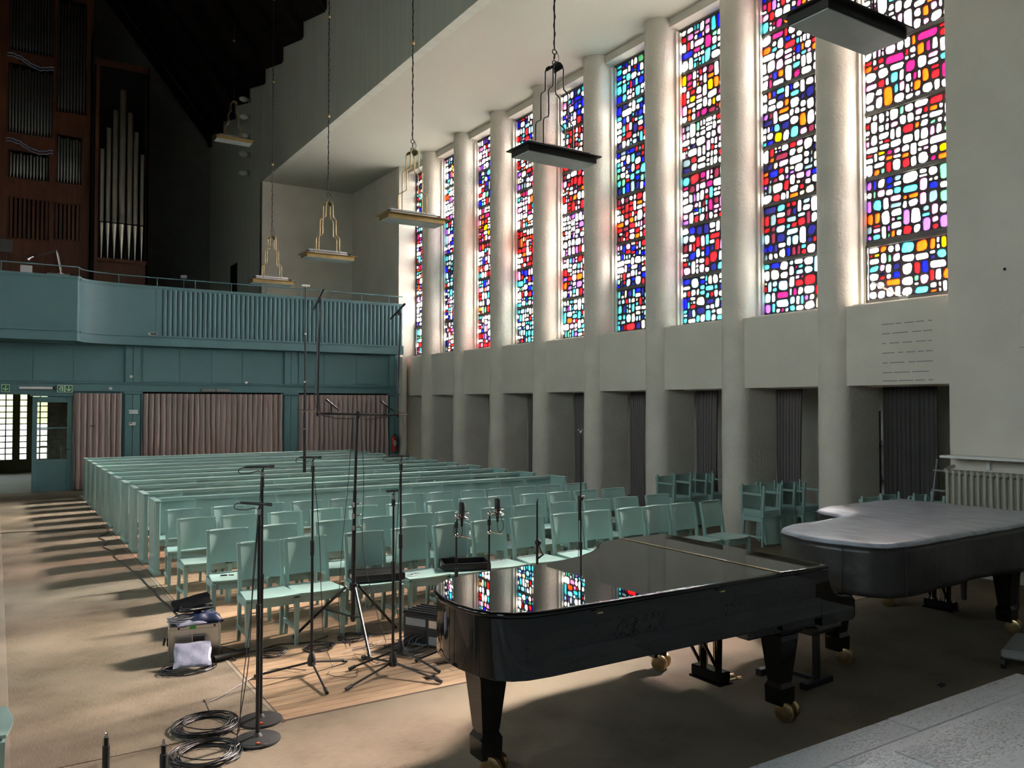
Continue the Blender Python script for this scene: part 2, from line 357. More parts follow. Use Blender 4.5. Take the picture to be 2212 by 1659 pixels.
pw = 0.089; yy = 5.285; row = 0; far = MB()
while yy < 20.9:
    cuts = [1.61] + sorted(rnd.uniform(2.4, 7.2) for _ in range(2)) + [7.85]
    for a, b in zip(cuts[:-1], cuts[1:]):
        if b - a < 0.2: continue
        t = rnd.uniform(-0.0012, 0.0)
        if row < 44: MB().box(-(b-a)/2+0.001, (b-a)/2-0.001, 0.0022, pw-0.0022, -0.02, t, 0.0015).build('plank', M['plank'], wf, loc=((a+b)/2, yy, 0))
        else: far.box(a+0.001, b-0.001, yy+0.002, yy+pw-0.002, -0.02, t)
    yy += pw; row += 1
tag(far.build('planks', M['plank'], wf), kind='stuff')
lf = empty('floor_boards_far_side', (0, 0, 0), 0, 'strip of plank floor on the opposite side of the aisle carpet', 'floor', kind='structure')
lb = MB(); yy = 5.285
while yy < 20.8: lb.box(-5.3, 0.045, yy+0.002, yy+pw-0.002, -0.02, -0.001); yy += pw
tag(lb.build('planks', M['plank'], lf), kind='stuff')
MB().box(1.585, 1.61, 5.25, 20.9, -0.02, 0.002).build('floor_edge_trim', M['joint'], wf)
MB().box(1.585, 7.86, 5.262, 5.285, -0.02, 0.001).build('floor_edge_trim', M['joint'], wf)

# travertine steps: slabs are parts
st = empty('altar_steps', (0, 0, 0), 0, 'three pale grey travertine steps with pitted slabs in front of the covered piano', 'steps', kind='structure')
def slabs(x0, x1, y0, y1, z0, z1, off):
    x = x1
    k = 0
    while x > x0:
        wdt = 1.55 + off*0.37 + 0.3*((k*7+int(off*10)) % 3); xa = max(x0, x-wdt)
        hz = rnd.uniform(-0.0025, 0.0025)
        cx = (x+xa)/2
        MB().box(xa-cx+0.0025, x-cx-0.0025, y0+0.002, y1-0.002, z0-z1, hz, 0.006).build('step_slab', M['trav'], st, loc=(cx, 0, z1))
        x = xa; k += 1
for (z0, z1, ys, off) in ((0.0, 0.15, (2.96, 2.74, 2.44), 0.0), (0.15, 0.30, (2.46, 2.20, 2.02), 0.8), (0.30, 0.45, (2.04, 1.5, 0.8), 0.4), ):
    for i in range(len(ys)-1): slabs(-3.0, 6.12 if z1 < 0.2 else 6.3, ys[i+1], ys[i], z0, z1, off + i*0.55)
struct('floor_chancel', MB().box(-5.3, 9.85, -4.3, 0.8, 0.0, 0.449), M['trav'], 'stone chancel floor above the steps', 'floor')
struct('floor_chancel_side', MB().box(6.32, 9.84, 0.8, 2.6, -0.02, 0.0), M['carpet2'], 'carpet at the side of the travertine steps', 'floor')

# walls and roof
LW = [(3.4+2.6*i, 4.9+2.6*i) for i in range(4)]; LW.insert(0, (-3.0, -0.2)); LZ = (3.2, 6.8)  # assumed unseen windows, added to light the parapets and steps
wl = MB(); wl.box(-5.5, -5.3, -4.3, 33.0, -0.02, LZ[0]); wl.box(-5.5, -5.3, -4.3, 33.0, LZ[1], 12.4)
ly_ = [-4.3] + [v for p_ in LW for v in p_] + [33.0]
for i in range(0, len(ly_), 2): wl.box(-5.5, -5.3, ly_[i], ly_[i+1], LZ[0], LZ[1])
struct('ground', MB().box(-60, 60, -60, 80, -0.5, -0.21), pm('paving', (0.16, 0.16, 0.14), 0.9), 'paved ground outside the building', 'ground')
struct('wall_left', wl, M['wall_upper'], 'tall plain side wall of the nave opposite the windows', 'wall')
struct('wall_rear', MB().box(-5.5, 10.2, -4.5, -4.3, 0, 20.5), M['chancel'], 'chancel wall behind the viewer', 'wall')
# right-hand wall beside the last window
struct('wall_right', MB().box(9.85, 10.6, -4.3, 5.49, -0.02, 9.0), M['plaster'], 'plain plastered wall above the radiator at the window end', 'wall')
# upper nave wall over the aisle ceiling
struct('wall_upper', MB().box(6.9, 7.1, -4.3, 25.35, 9.0, 12.6), M['wall_upper'], 'grey green upper wall above the aisle ceiling', 'wall')
struct('wall_gallery_side', MB().box(6.9, 7.1, 25.36, 32.6, 3.6, 12.6).box(6.9, 9.84, 25.35, 25.5, 3.6, 9.0), M['wall_upper'], 'dim side wall of the organ gallery with five round spotlights', 'wall')
struct('ceiling_aisle', MB().box(7.1, 10.8, -4.3, 25.35, 9.0, 9.2), M['ceil'], 'flat cream ceiling over the window aisle', 'ceiling')
struct('wall_aisle_end', MB().box(6.905, 9.85, 25.28, 25.349, 3.6, 9.0), M['plaster'], 'cream end wall of the aisle above the gallery radiator', 'wall')
struct('wall_aisle_return', MB().box(9.85, 10.6, 21.60, 25.5, 3.4, 9.0), M['plaster'], 'cream return wall between gallery and last stained window', 'wall')
struct('wall_aisle_foot', MB().box(9.60, 10.7, 21.32, 25.5, -0.02, 3.4).box(9.72, 9.85, 21.05, 21.32, -0.02, 3.4), M['plaster'], 'cream wall corner under the gallery end', 'wall')
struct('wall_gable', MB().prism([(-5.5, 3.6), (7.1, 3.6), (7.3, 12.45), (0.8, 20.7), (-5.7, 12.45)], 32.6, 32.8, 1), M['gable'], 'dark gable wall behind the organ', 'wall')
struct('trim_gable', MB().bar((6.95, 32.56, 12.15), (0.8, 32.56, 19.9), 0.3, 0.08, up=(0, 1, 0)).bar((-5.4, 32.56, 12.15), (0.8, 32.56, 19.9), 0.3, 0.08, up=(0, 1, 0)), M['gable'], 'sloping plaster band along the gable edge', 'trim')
rf = empty('roof', (0, 0, 0), 0, 'steep dark boarded roof with rafters ending in a sawtooth eave', 'roof', kind='structure')
sx, sz = 6.1, 7.75; Ls = math.hypot(sx, sz)
rs = MB()
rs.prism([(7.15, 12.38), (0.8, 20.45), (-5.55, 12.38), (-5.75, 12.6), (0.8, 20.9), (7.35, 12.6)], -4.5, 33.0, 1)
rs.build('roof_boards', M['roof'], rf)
for k in range(22):
    y = 32.3 - 1.83*k + 0.05
    if y < -4: break
    MB().prism([(6.88, 11.98), (6.88, 12.45), (0.8, 20.2), (0.8, 19.75)], y-0.08, y+0.08, 1).build('rafter', M['roof'], rf)
    # wedge board between rafters: gives the sawtooth edge along the wall
    MB().add([(6.897, y+0.08, 11.98), (6.897, y+1.75, 12.40), (6.897, y+0.08, 12.6), (6.897, y+1.75, 12.6), (6.82, y+0.08, 11.98), (6.82, y+1.75, 12.40), (6.55, y+0.08, 12.75), (6.55, y+1.75, 12.75)],
             [(0, 1, 3, 2), (4, 6, 7, 5), (0, 4, 5, 1), (2, 3, 7, 6), (0, 2, 6, 4), (1, 5, 7, 3)]).build('eave_board', M['roof'], rf)

# piers with rounded noses
def pier_poly(y, r=0.25, x1=10.7):
    p = [(x1, y+r), (x1, y-r)] ; n = 12
    for i in range(n+1):
        a = -PI/2 - PI*i/n; p.append((XN + r*math.cos(a), y + r*math.sin(a)))
    return p
for k, y in enumerate(PY):
    z0, z1 = -0.02, ZC
    b = MB(); poly = pier_poly(y); n = len(poly); rows = 34; vs = []; fs = []
    for j in range(rows+1):
        z = z0 + (z1-z0)*j/rows; t = 0.012*max(0, 1-z/3.0)
        for i, (a, c) in enumerate(poly):
            if a < 10.65:
                d = 0.003*math.sin(7.1*z+k*2.3+i*1.3) + 0.003*math.sin(3.3*z + i*0.7 + k)
                a -= d + t; c += (1 if c > y else -1)*(t*0.6)
            vs.append((a, c, z))
    for j in range(rows):
        for i in range(n): fs.append((j*n+i, j*n+(i+1) % n, (j+1)*n+(i+1) % n, (j+1)*n+i))
    fs += [tuple(range(n))[::-1], tuple(rows*n+i for i in range(n))]
    b.add(vs, fs)
    o = b.build('pier', M['stucco'], None, 40)
    tag(o, 'rough plastered pier with rounded nose, %s counted from the covered piano end' % ORD[k], 'pier', 'piers between the stained windows', 'structure')
    jm = MB().box(10.27, 10.33, y-0.285, y-0.24, Z2+0.02, ZC-0.22, 0.004).box(10.34, 10.40, y-0.30, y-0.24, Z2+0.02, ZC-0.22, 0.004)
    jm.build('jamb_moulding', M['plaster'], o)

# parapets, lintels, windows
import itertools
CYCLE = {
 1: ['WWWWWWWWWWWWWWWRRROOOONNYYCCCPPGB', 'WWWWWWWWWWBBBGGGGRRRVVVVPPPPCCCCOOOSSS', 'WWWWWWWWWWWWWWWWWWRRRRPPPOOOYYGGM', 'WWWWWWWWWWWWWMMMMRRRROOOPPPCCY', 'WWWWWWWWWWWWWWOOPPCVRM', 'WWWWWWWWWWOOPPCVGRR'],
 2: ['LLLLLLLWWWWWWWWRRRMMMBCCCCIIVP', 'WWWWWLLLLLLRRRRRDDDBBBSSSCCNNNN', 'WWWWWWWVVVRRRRRPPSSSSBOIIIINND', 'WWWWWWWWWCCCBBBNNNOOYYVDP', 'WWWWWWWWWBBRRRPPPCCOOYMM', 'WWWWWWWWWRRRRMMMPPPBOOCV'],
 3: ['CCCCCCCLLLLLLWWWWWBBBRRIIINN', 'WWWWWWPPPRRRRBBBNNLLLLDDCC', 'WWWWWWWWPPPPMMMRRRCCCBVDD', 'WWWWWWWWWWWWWWWWPPRRSSGN', 'WWWWWWWWPPPPMMMOOOYYYRRRD', 'WWWWWWWWWCCCCCGGPPPPBBRM'],
 4: ['CCCCTTTIIIIRRRBNNNNLLLSS', 'WWWWWLLLLBBBBRRRIIIPPNNN', 'RRRRRRRRWWWWWWWDDDDOOIIPP', 'CCCCBBBBBWWWWWRRRRGGTSSNNN', 'CCCCCWWWWWWWRRRRNNNLLBB', 'BBBBBCCCCCCWWWWWPPRRYG'],
 5: ['WWWWWWCCCTTRRPPLLVGO', 'WWWWWWRRRRCCOPPVVYB', 'WWWWWWWWWPPPRVVB', 'WWWWWRRRRROOODDPPLS', 'RRRRRRROOOWWWWWDCP', 'BBBBBWWWWCCPPVLR']}
def cells(x0, x1, z0, z1, rg, amin, out):
    w_, h_ = x1-x0, z1-z0
    if w_*h_ < amin*rg.uniform(0.55, 3.0) and max(w_, h_) < 2.3*min(w_, h_) or (w_ < 0.085 and h_ < 0.13) or (h_ < 0.085 and w_ < 0.13) or w_*h_ < amin*0.35:
        out.append((x0, x1, z0, z1)); return
    vert = w_ > h_*rg.uniform(0.7, 1.3)
    t = rg.uniform(0.34, 0.66)
    if vert:
        c = x0 + w_*t; cells(x0, c, z0, z1, rg, amin, out); cells(c, x1, z0, z1, rg, amin, out)
    else:
        c = z0 + h_*t; cells(x0, x1, z0, c, rg, amin, out); cells(x0, x1, c, z1, rg, amin, out)
def outline(c, rg, g):
    x0, x1, z0, z1 = c; w_, h_ = x1-x0, z1-z0
    g = min(g, 0.2*min(w_, h_)); cs = []
    s = min(w_, h_)
    for (x, z, dx, dz) in ((x0+g, z0+g, 1, 1), (x1-g, z0+g, -1, 1), (x1-g, z1-g, -1, -1), (x0+g, z1-g, 1, -1)):
        x += dx*rg.uniform(0, 0.10)*s; z += dz*rg.uniform(0, 0.10)*s
        a, b = rg.uniform(0.16, 0.42)*s, rg.uniform(0.16, 0.42)*s
        p, q = (x, z+dz*b), (x+dx*a, z); m_ = (x+dx*a*0.27, z+dz*b*0.27)
        cs.append([p, m_, q] if dx*dz > 0 else [q, m_, p])
    return [p for t in cs for p in t]
XT0, XT1 = XW, XW + 0.028
ZS = [3.47, 4.33, 5.24, 6.17, 7.09, 8.01, 8.84]
def stained_window(idx, ya, yb, yj0, yj1):
    rg = random.Random(100 + idx)
    root = empty('window_%d' % idx, (0, 0, 0), 0,
                 'tall stained glass window of coloured rounded panes, %s counted from the covered piano end' % ORD[idx-1], 'window', 'stained glass windows', 'structure')
    fr = MB(); fr.box(XW-0.02, XW+0.05, ya, yj0, ZS[0]-0.03, ZS[-1]+0.03, 0.004); fr.box(XW-0.02, XW+0.05, yj1, yb, ZS[0]-0.03, ZS[-1]+0.03, 0.004)
    for i, z in enumerate(ZS): fr.box(XW-0.02, XW+0.05, yj0, yj1, z-0.027, z+0.027, 0.004)
    if idx in (1, 9):   # opening casement at the foot
        fr.box(XW-0.045, XW-0.012, yj0, yj0+0.04, ZS[0], ZS[1]-0.03, 0.003); fr.box(XW-0.045, XW-0.012, yj1-0.04, yj1, ZS[0], ZS[1]-0.03, 0.003)
        fr.box(XW-0.045, XW-0.012, yj0, yj1, ZS[0]+0.01, ZS[0]+0.05, 0.003); fr.box(XW-0.045, XW-0.012, yj0, yj1, ZS[1]-0.07, ZS[1]-0.03, 0.003)
    fr.build('window_frame', M['steel'], root)
    mx = MB(); panes = []
    cyc = CYCLE.get(idx) or [CYCLE[1 + (idx*2 + i) % 5][(i*5 + idx) % 6] for i in range(6)]
    for s_ in range(6):
        cl = []; a0, a1 = ZS[s_]+0.025, ZS[s_+1]-0.025
        c0, c1 = (yj0+0.005, yj1-0.005)
        if idx in (1, 9) and s_ == 0: c0 += 0.03; c1 -= 0.03; a0 += 0.03; a1 -= 0.04
        cells(c0, c1, a0, a1, rg, 0.0165 if idx < 5 else 0.015, cl)
        bag = []
        for c in cl:
            if not bag: bag = list(cyc[s_].replace('Y', 'W', 1)) + ['W']*int(len(cyc[s_])*0.12); rg.shuffle(bag)
            k = bag.pop()
            ar = (c[1]-c[0])*(c[3]-c[2])
            o = outline(c, rg, rg.uniform(0.006, 0.012))
            panes.append((ar, s_, k, o))
            A = [(c[0], c[2]), (c[1], c[2]), (c[1], c[3]), (c[0], c[3])]
            vs = [(XT0, a, b) for a, b in A] + [(XT0, a, b) for a, b in o] + [(XT1, a, b) for a, b in A] + [(XT1, a, b) for a, b in o]
            fs = []
            for off in (0, 16):
                for i in range(4):
                    j = (i+1) % 4; p = 4 + 3*i; q = 4 + 3*j
                    for f in ((i, p, p+1), (i, p+1, p+2), (i, p+2, q, j)): fs.append(tuple(t+off for t in f))
            for i in range(12): fs.append((4+i, 4+(i+1) % 12, 20+(i+1) % 12, 20+i))
            for i in range(4): fs.append((i, (i+1) % 4, 16+(i+1) % 4, 16+i))
            mx.add(vs, fs)
    mx.build('glass_mortar', M['matrix'], root)
    def pane_geo(b, o, cy=0.0, cz=0.0):
        n = 12; vs = [(XT0+0.007-XW*(cy != 0), a-cy, z-cz) for a, z in o] + [(XT1-0.005-XW*(cy != 0), a-cy, z-cz) for a, z in o]
        b.add(vs, [tuple(range(n)), tuple(range(n, 2*n))[::-1]] + [(i, (i+1) % n, n+(i+1) % n, n+i) for i in range(n)])
    solo = []
    if idx <= 4:
        panes.sort(key=lambda p: -p[0] if not (idx == 1 and p[1] == 5) else 1.0)
        solo = panes[:290]; rest = panes[290:]
    else: rest = panes
    for ar, s_, k, o in solo:
        b = MB(); cy = sum(p[0] for p in o)/12; cz = sum(p[1] for p in o)/12; pane_geo(b, o, cy, cz)
        b.build('pane', GM[k], root, loc=(XW, cy, cz))
    if rest:
        b = MB()
        for ar, s_, k, o in rest: b.mat(GM[k]); pane_geo(b, o)
        tag(b.build('panes', None, root), kind='stuff')
    return root
bays = []
for k in range(9):
    y0 = PY[k-1] + 0.25 if k else 5.49
    y1 = PY[k] - 0.25 if k < 8 else 21.60
    bays.append((y0, y1))
for k, (y0, y1) in enumerate(bays):
    pp = MB().box(XB, XB+0.12, y0-0.20 if k else y0, y1+0.20 if k < 8 else y1+0.1, Z1, Z2, 0.004)
    pp.box(XB+0.1, XW-0.02, y0-0.05, y1+0.05, Z2-0.10, Z2-0.001)
    pr = pp.build('parapet', M['plaster'])
    tag(pr, 'smooth cream parapet box under the %s stained window from the covered piano end' % ORD[k], 'parapet', 'parapets below the windows', 'structure')
    if k == 0:
        for i, z in enumerate((3.12, 2.995, 2.865, 2.735, 2.605, 2.475, 2.365)):
            y = 6.47
            while y > 5.80:
                ln = rnd.uniform(0.05, 0.24); e = max(y-ln, 5.78)
                MB().box(XB-0.0035, XB+0.001, e, y, z-0.006, z+0.006).build('number_strip', M['stain'], pr); y = e - rnd.uniform(0.015, 0.06)
    sb = MB().box(XB+0.12, XW+0.05, y0-0.03, y1+0.03, Z2-0.02, Z2+0.03, 0.005)
    struct('window_sill', sb, M['plaster'], 'sloping sill of the %s stained window from the covered piano end' % ORD[k], 'sill')
    ln = MB().box(XN+0.04, XW+0.02, y0-0.05, y1+0.05, ZC-0.16, ZC-0.001, 0.004)
    struct('trim_lintel', ln, M['plaster'], 'ceiling beam above the %s stained window from the covered piano end' % ORD[k], 'beam')
    stained_window(k+1, y0-0.01, y1+0.01, y0+0.03, y1-0.03)
# solid outer wall in front of / behind piers so no daylight leaks: blocks outside each pier
ow = MB()
for y in PY: ow.box(XW+0.0, 10.72, y-0.249, y+0.249, 2.31, 9.2)
ow.box(XW+0.05, 10.8, 4.0, 21.7, 8.86, 9.2); ow.box(XW+0.05, 10.8, 4.0, 21.7, 2.3, 3.46); ow.box(XW+0.0, 10.8, 21.59, 25.6, 2.3, 9.2)
struct('wall_outer', ow, M['plaster'], 'outer masonry around the stained windows', 'wall')
for i, (a, b_) in enumerate(LW):
    r = empty('window_%d' % (11+i), (0, 0, 0), 0, 'assumed unseen window added for side light, opposite the stained glass', 'window', 'added side light windows of the opposite wall', 'structure')
    MB().box(-5.44, -5.36, a, a+0.05, *LZ).box(-5.44, -5.36, b_-0.05, b_, *LZ).box(-5.44, -5.36, a, b_, LZ[0], LZ[0]+0.05).box(-5.44, -5.36, a, b_, LZ[1]-0.05, LZ[1]).box(-5.44, -5.36, a, b_, 4.97, 5.03).build('window_frame', M['steel'], r)
    MB().box(-5.405, -5.395, a+0.05, b_-0.05, LZ[0]+0.05, 4.97).build('pane', M['leftglass'], r); MB().box(-5.405, -5.395, a+0.05, b_-0.05, 5.03, LZ[1]-0.05).build('pane', M['leftglass'], r)
# low passage behind the piers
lp = MB(); lp.box(12.2, 12.4, 3.0, 21.5, -0.02, 2.5); lp.box(10.13, 12.4, 3.0, 21.5, 2.46, 2.6); lp.box(10.6, 12.2, 3.6, 3.8, -0.02, 2.5); lp.box(10.7, 12.3, 21.3, 21.5, -0.02, 2.5)
struct('wall_passage', lp, M['plaster'], 'pale wall and low ceiling of the passage behind the piers', 'wall')

# ------------------------------------------------------------------ curtains
def curtain(name, p0, p1, z0, z1, n, amp, m, label, gather=0.0, group=None, seed=1, split=None):
    rg = random.Random(seed); p0, p1 = Vector((*p0, 0)), Vector((*p1, 0)); d = p1-p0; nn = Vector((-d.y, d.x, 0)).normalized()
    seg = n*8; rows = 10; ph = [rg.uniform(-0.5, 0.5) for _ in range(n+2)]; am = [rg.uniform(0.6, 1.25) for _ in range(n+2)]
    vs = []; fs = []
    for j in range(rows+1):
        h = j/rows; z = z0 + (z1-z0)*h
        for i in range(seg+1):
            t = i/seg; f = t*n; k = int(f); fr = f-k
            a = am[k]*(1-fr)+am[k+1]*fr; pz = ph[k]*(1-fr)+ph[k+1]*fr
            off = amp*a*math.sin(2*PI*f + pz*(1-h)*1.6)*(0.55+0.45*(1-h) if h > 0.9 else 1.0)
            off += amp*0.3*math.sin(4*PI*f+pz*3)*(0.4 if h < 0.85 else 1.2)
            tt = t + 0.010*math.sin(6*h+k)*(1-h)
            vs.append(p0 + d*tt*(1-gather*(0.0 if h > 0.97 else (0.25-abs(h-0.4)*0.3))) + nn*off + Vector((0, 0, z + (0.008*abs(math.sin(PI*f*2)) if j == rows else 0))))
    for j in range(rows):
        for i in range(seg): a = j*(seg+1)+i; fs.append((a, a+1, a+seg+2, a+seg+1))
    b = MB(); b.add(vs, fs); me = b.mesh(name, m); me.shade_smooth()
    o = bpy.data.objects.new(name, me); COL.objects.link(o)
    sd = o.modifiers.new('thick', 'SOLIDIFY'); sd.thickness = 0.004
    tag(o, label, 'curtain', group)
    return o
WY = 21.3
curtain('curtain', (1.53, WY-0.07), (2.52, WY-0.07), 0.09, 2.31, 8, 0.05, M['curtain'], 'short mauve grey curtain bunched beside the open glazed door', group='curtains under the gallery', seed=3)
curtain('curtain', (2.97, WY-0.02), (4.67, WY-0.02), 0.05, 2.31, 13, 0.060, M['curtain'], 'mauve grey pleated curtain, left half of the wide opening under the gallery', group='curtains under the gallery', seed=4)
curtain('curtain', (4.66, WY-0.02), (6.37, WY-0.02), 0.05, 2.31, 13, 0.060, M['curtain'], 'mauve grey pleated curtain, right half of the wide opening under the gallery', group='curtains under the gallery', seed=5)
curtain('curtain', (6.80, WY-0.02), (9.38, WY-0.02), 0.05, 2.31, 19, 0.060, M['curtain'], 'mauve grey pleated curtain nearest the fire extinguisher', group='curtains under the gallery', seed=6)
XC = 10.76
curtain('curtain', (XC, 6.96), (XC, 6.16), 0.02, 2.34, 12, 0.022, M['curtaind'], 'charcoal curtain hanging in the niche behind the covered piano', group='curtains in the window niches', seed=7)
nl = ['grey curtain bunched in the niche with the nearest chair stacks', 'grey curtain bunched in the niche with the coat rack', 'grey curtain bunched in the niche behind the tall microphone stand',
      'narrow grey curtain in the fifth niche from the covered piano', 'narrow grey curtain in the sixth niche from the covered piano']
for k, wd in ((1, 0.50), (2, 0.55), (3, 0.5), (4, 0.42), (5, 0.3)):
    y1 = bays[k][1]+0.02
    curtain('curtain', (XC, y1), (XC, y1-wd), 0.02, 2.32, 8, 0.03, M['curtainn'], nl[k-1], gather=0.35, group='curtains in the window niches', seed=20+k)

# ------------------------------------------------------------------ gallery
g = empty('gallery', (0, 0, 0), 0, 'teal painted organ gallery with bowed centre and ribbed balustrade', 'gallery', kind='structure')
YB = 21.0
path = [(-5.3, 20.3), (1.50, 20.3), (1.535, 20.33), (1.56, 20.5), (1.68, 20.68), (1.9, 20.82), (2.25, 20.92), (2.7, 20.97), (3.25, YB)]
def strip_prism(pth, off0, off1, z0, z1, yback=None):
    """band following the balcony front; off is depth behind (+) or in front (-) of the path"""
    b = MB(); P = [Vector((*p, 0)) for p in pth]; vs0 = []; vs1 = []
    for i, p in enumerate(P):
        d = (P[min(i+1, len(P)-1)]-P[max(i-1, 0)]).normalized(); nn = Vector((-d.y, d.x, 0))
        vs0.append(p+nn*off0); vs1.append(p+nn*off1)
    n = len(P); vs = []
    for z in (z0, z1): vs += [(v.x, v.y, z) for v in vs0] + [(v.x, v.y, z) for v in vs1]
    fs = [(0, n, 3*n, 2*n), (n-1, 3*n-1, 4*n-1, 2*n-1)]
    for i in range(n-1): fs += [(i, i+1, 2*n+i+1, 2*n+i), (n+i, 3*n+i, 3*n+i+1, n+i+1), (i, n+i, n+i+1, i+1), (2*n+i, 2*n+i+1, 3*n+i+1, 3*n+i)]
    return b.add(vs, fs)
strip_prism(path, 0.0, 0.12, 3.70, 4.86).build('balcony_panel', M['teal'], g, 25)
full = path + [(9.72, YB)]
strip_prism(full, -0.03, 0.16, 3.46, 3.64).build('balcony_moulding', M['teal'], g, 25)
strip_prism(full, -0.012, 0.16, 3.64, 3.67).build('balcony_moulding', M['teal'], g, 25)
strip_prism(full, -0.045, 0.16, 3.67, 3.71).build('balcony_moulding', M['teal'], g, 25)
strip_prism(full, -0.035, 0.18, 4.85, 4.90).build('balcony_cap', M['teal'], g, 25)
strip_prism(full, -0.015, 0.15, 4.82, 4.85).build('balcony_cap', M['teal'], g, 25)
MB().box(3.25, 9.72, YB+0.03, YB+0.10, 3.70, 4.84).build('balustrade_backing', M['teal'], g)
MB().box(3.22, 3.36, YB-0.01, YB+0.1, 3.70, 4.84, 0.004).build('balustrade_end_board', M['teal'], g)
sm = MB(); n = 7; ppz = []
prof = [(-0.042, 0.035)] + [(-0.042+0.084*i/6, -0.018*math.sin(PI*i/6)) for i in range(7)] + [(0.042, 0.035)]
slat_me = MB().prism(prof, 3.705, 4.83, 2).mesh('balustrade_slat', M['teal'], 35)
ns = 55; x0s, x1s = 3.42, 9.66
for i in range(ns): link_mesh('balustrade_slat', slat_me, g, (x0s + (x1s-x0s)*i/(ns-1), YB, 0))
# rail
rp = [(p[0], p[1]+0.05, 5.11) for p in full]
MB().tube(rp, 0.013, 8).build('handrail', M['teal'], g, 40)
post = MB().cyl(0, 0, 4.89, 5.105, 0.010, 8).mesh('rail_post', M['teal'])
for x, y in ((0.06, 20.35), (1.53, 20.37), (2.40, 21.0), (3.25, 21.05), (4.12, 21.05), (4.99, 21.05), (5.87, 21.05), (6.78, 21.05), (7.62, 21.05), (8.48, 21.05), (9.3, 21.05)): link_mesh('rail_post', post, g, (x, y, 0))
MB().box(-5.3, 9.60, 21.02, 32.6, 3.46, 3.60).prism([(-5.3, 20.34)] + [(x, y+0.04) for x, y in path[1:]] + [(3.2, 21.03), (-5.3, 21.03)], 3.46, 3.60).build('gallery_floor', M['teal'], g)
# wall under the gallery
ug = empty('wall_gallery_front', (0, 0, 0), 0, 'teal panelled wall under the gallery with cornice ledge', 'wall', kind='structure')
MB().box(-5.3, 9.72, WY, WY+0.12, 2.36, 3.47).build('wall_beam', M['teal'], ug)
MB().box(-5.3, 9.72, WY-0.07, WY+0.02, 2.545, 2.575, 0.004).box(-5.3, 9.72, WY-0.035, WY+0.02, 2.51, 2.545).box(-5.3, 9.72, WY-0.02, WY+0.02, 2.36, 2.51, 0.003).build('cornice_ledge', M['teal'], ug)
for a, b_ in ((-1.0, 0.70), (0.70, 1.50), (1.50, 2.56), (2.98, 3.82), (3.82, 4.58), (4.58, 5.33), (5.33, 6.36), (6.80, 7.51), (7.51, 8.44), (8.44, 9.38)):
    MB().box(a+0.006, b_-0.006, WY-0.012, WY+0.01, 2.585, 3.44, 0.003).build('wall_panel', M['teal'], ug)
for a, b_ in ((2.60, 2.93), (6.42, 6.76), (9.42, 9.70)):
    c = (a+b_)/2
    for u, v in ((a, c-0.004), (c+0.004, b_)):
        MB().box(u, v, WY-0.06, WY+0.02, 2.58, 3.46, 0.004).build('post_board', M['teal'], ug)
        MB().box(u, v, WY-0.06, WY+0.02, 0.06, 2.29, 0.004).build('post_board', M['teal'], ug)
    MB().box(a-0.03, b_+0.03, WY-0.08, WY+0.02, 2.30, 2.36, 0.006).build('post_capital', M['teal'], ug)
MB().box(2.5, 3.0, WY+0.0, WY+0.05, 0.06, 2.36).box(6.36, 6.82, WY, WY+0.05, 0.06, 2.36).box(9.38, 9.72, WY, WY+0.05, 0.06, 2.36).build('wall_backing', M['teal'], ug)
MB().box(1.52, 2.56, WY+0.05, WY+0.12, 0.06, 2.36).box(-5.3, -1.0, WY, WY+0.12, 0.06, 2.36).build('wall_backing', M['teal'], ug)
MB().box(-1.0, 0.66, WY-0.02, WY+0.08, 2.28, 2.36, 0.003).build('door_head', M['teal'], ug)
MB().box(0.655, 1.52, WY-0.02, WY+0.08, 2.24, 2.36, 0.003).build('door_head', M['teal'], ug)
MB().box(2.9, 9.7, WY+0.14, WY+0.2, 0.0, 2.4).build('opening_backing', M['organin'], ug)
struct('floor_threshold', MB().box(-5.3, 9.6, 20.72, WY+0.1, -0.02, 0.06, 0.004), M['binding'], 'low stone threshold below the gallery curtains', 'threshold')
# vestibule
struct('floor_vestibule', MB().box(-3.5, 3.2, WY+0.1, 28.0, -0.02, 0.05), M['lino'], 'greenish grey floor of the vestibule beyond the open door', 'floor')
vb = MB(); vb.box(-3.5, 3.2, WY+0.12, 28.3, 2.6, 2.7); vb.box(-3.6, -3.5, WY, 28.3, -0.02, 2.7); vb.box(2.0, 2.2, WY+0.12, 28.3, -0.02, 2.7)
Bz0, Bz1 = 0.42, 2.36
strips = [(-2.0, -0.55), (-0.30, 0.44), (0.60, 0.80), (0.92, 1.33)]
xs = [-3.5] + [v for s_ in strips for v in s_] + [2.0]
for i in range(0, len(xs), 2): vb.box(xs[i], xs[i+1], 28.0, 28.2, -0.02, 2.7)
for a, b_ in strips: vb.box(a, b_, 28.0, 28.2, -0.02, Bz0); vb.box(a, b_, 28.0, 28.2, Bz1, 2.7)
struct('wall_vestibule', vb, M['olive'], 'olive plaster walls of the vestibule around the glass blocks', 'wall')
gb = empty('window_10', (0, 0, 0), 0, 'bright grid of square glass blocks in the vestibule wall', 'window', kind='structure')
rows_ = 11; hz = (Bz1-Bz0)/rows_
for a, b_ in strips:
    nc = max(1, round((b_-a)/0.175)); cw = (b_-a)/nc
    for i in range(nc):
        for j in range(rows_):
            x, z = a + cw*i, Bz0 + hz*j
            MB().box(x+0.008, x+cw-0.008, 28.05, 28.09, z+0.008, z+hz-0.008, 0.012).build('glass_block', M['blocky'] if j > 5 else M['blockw'], gb)
    gr = MB()
    for i in range(nc+1): gr.box(a+cw*i-0.016, a+cw*i+0.016, 28.03, 28.11, Bz0, Bz1)
    for j in range(rows_+1): gr.box(a, b_, 28.035, 28.105, Bz0+hz*j-0.015, Bz0+hz*j+0.015)
    gr.build('block_joints', M['steel'], gb)
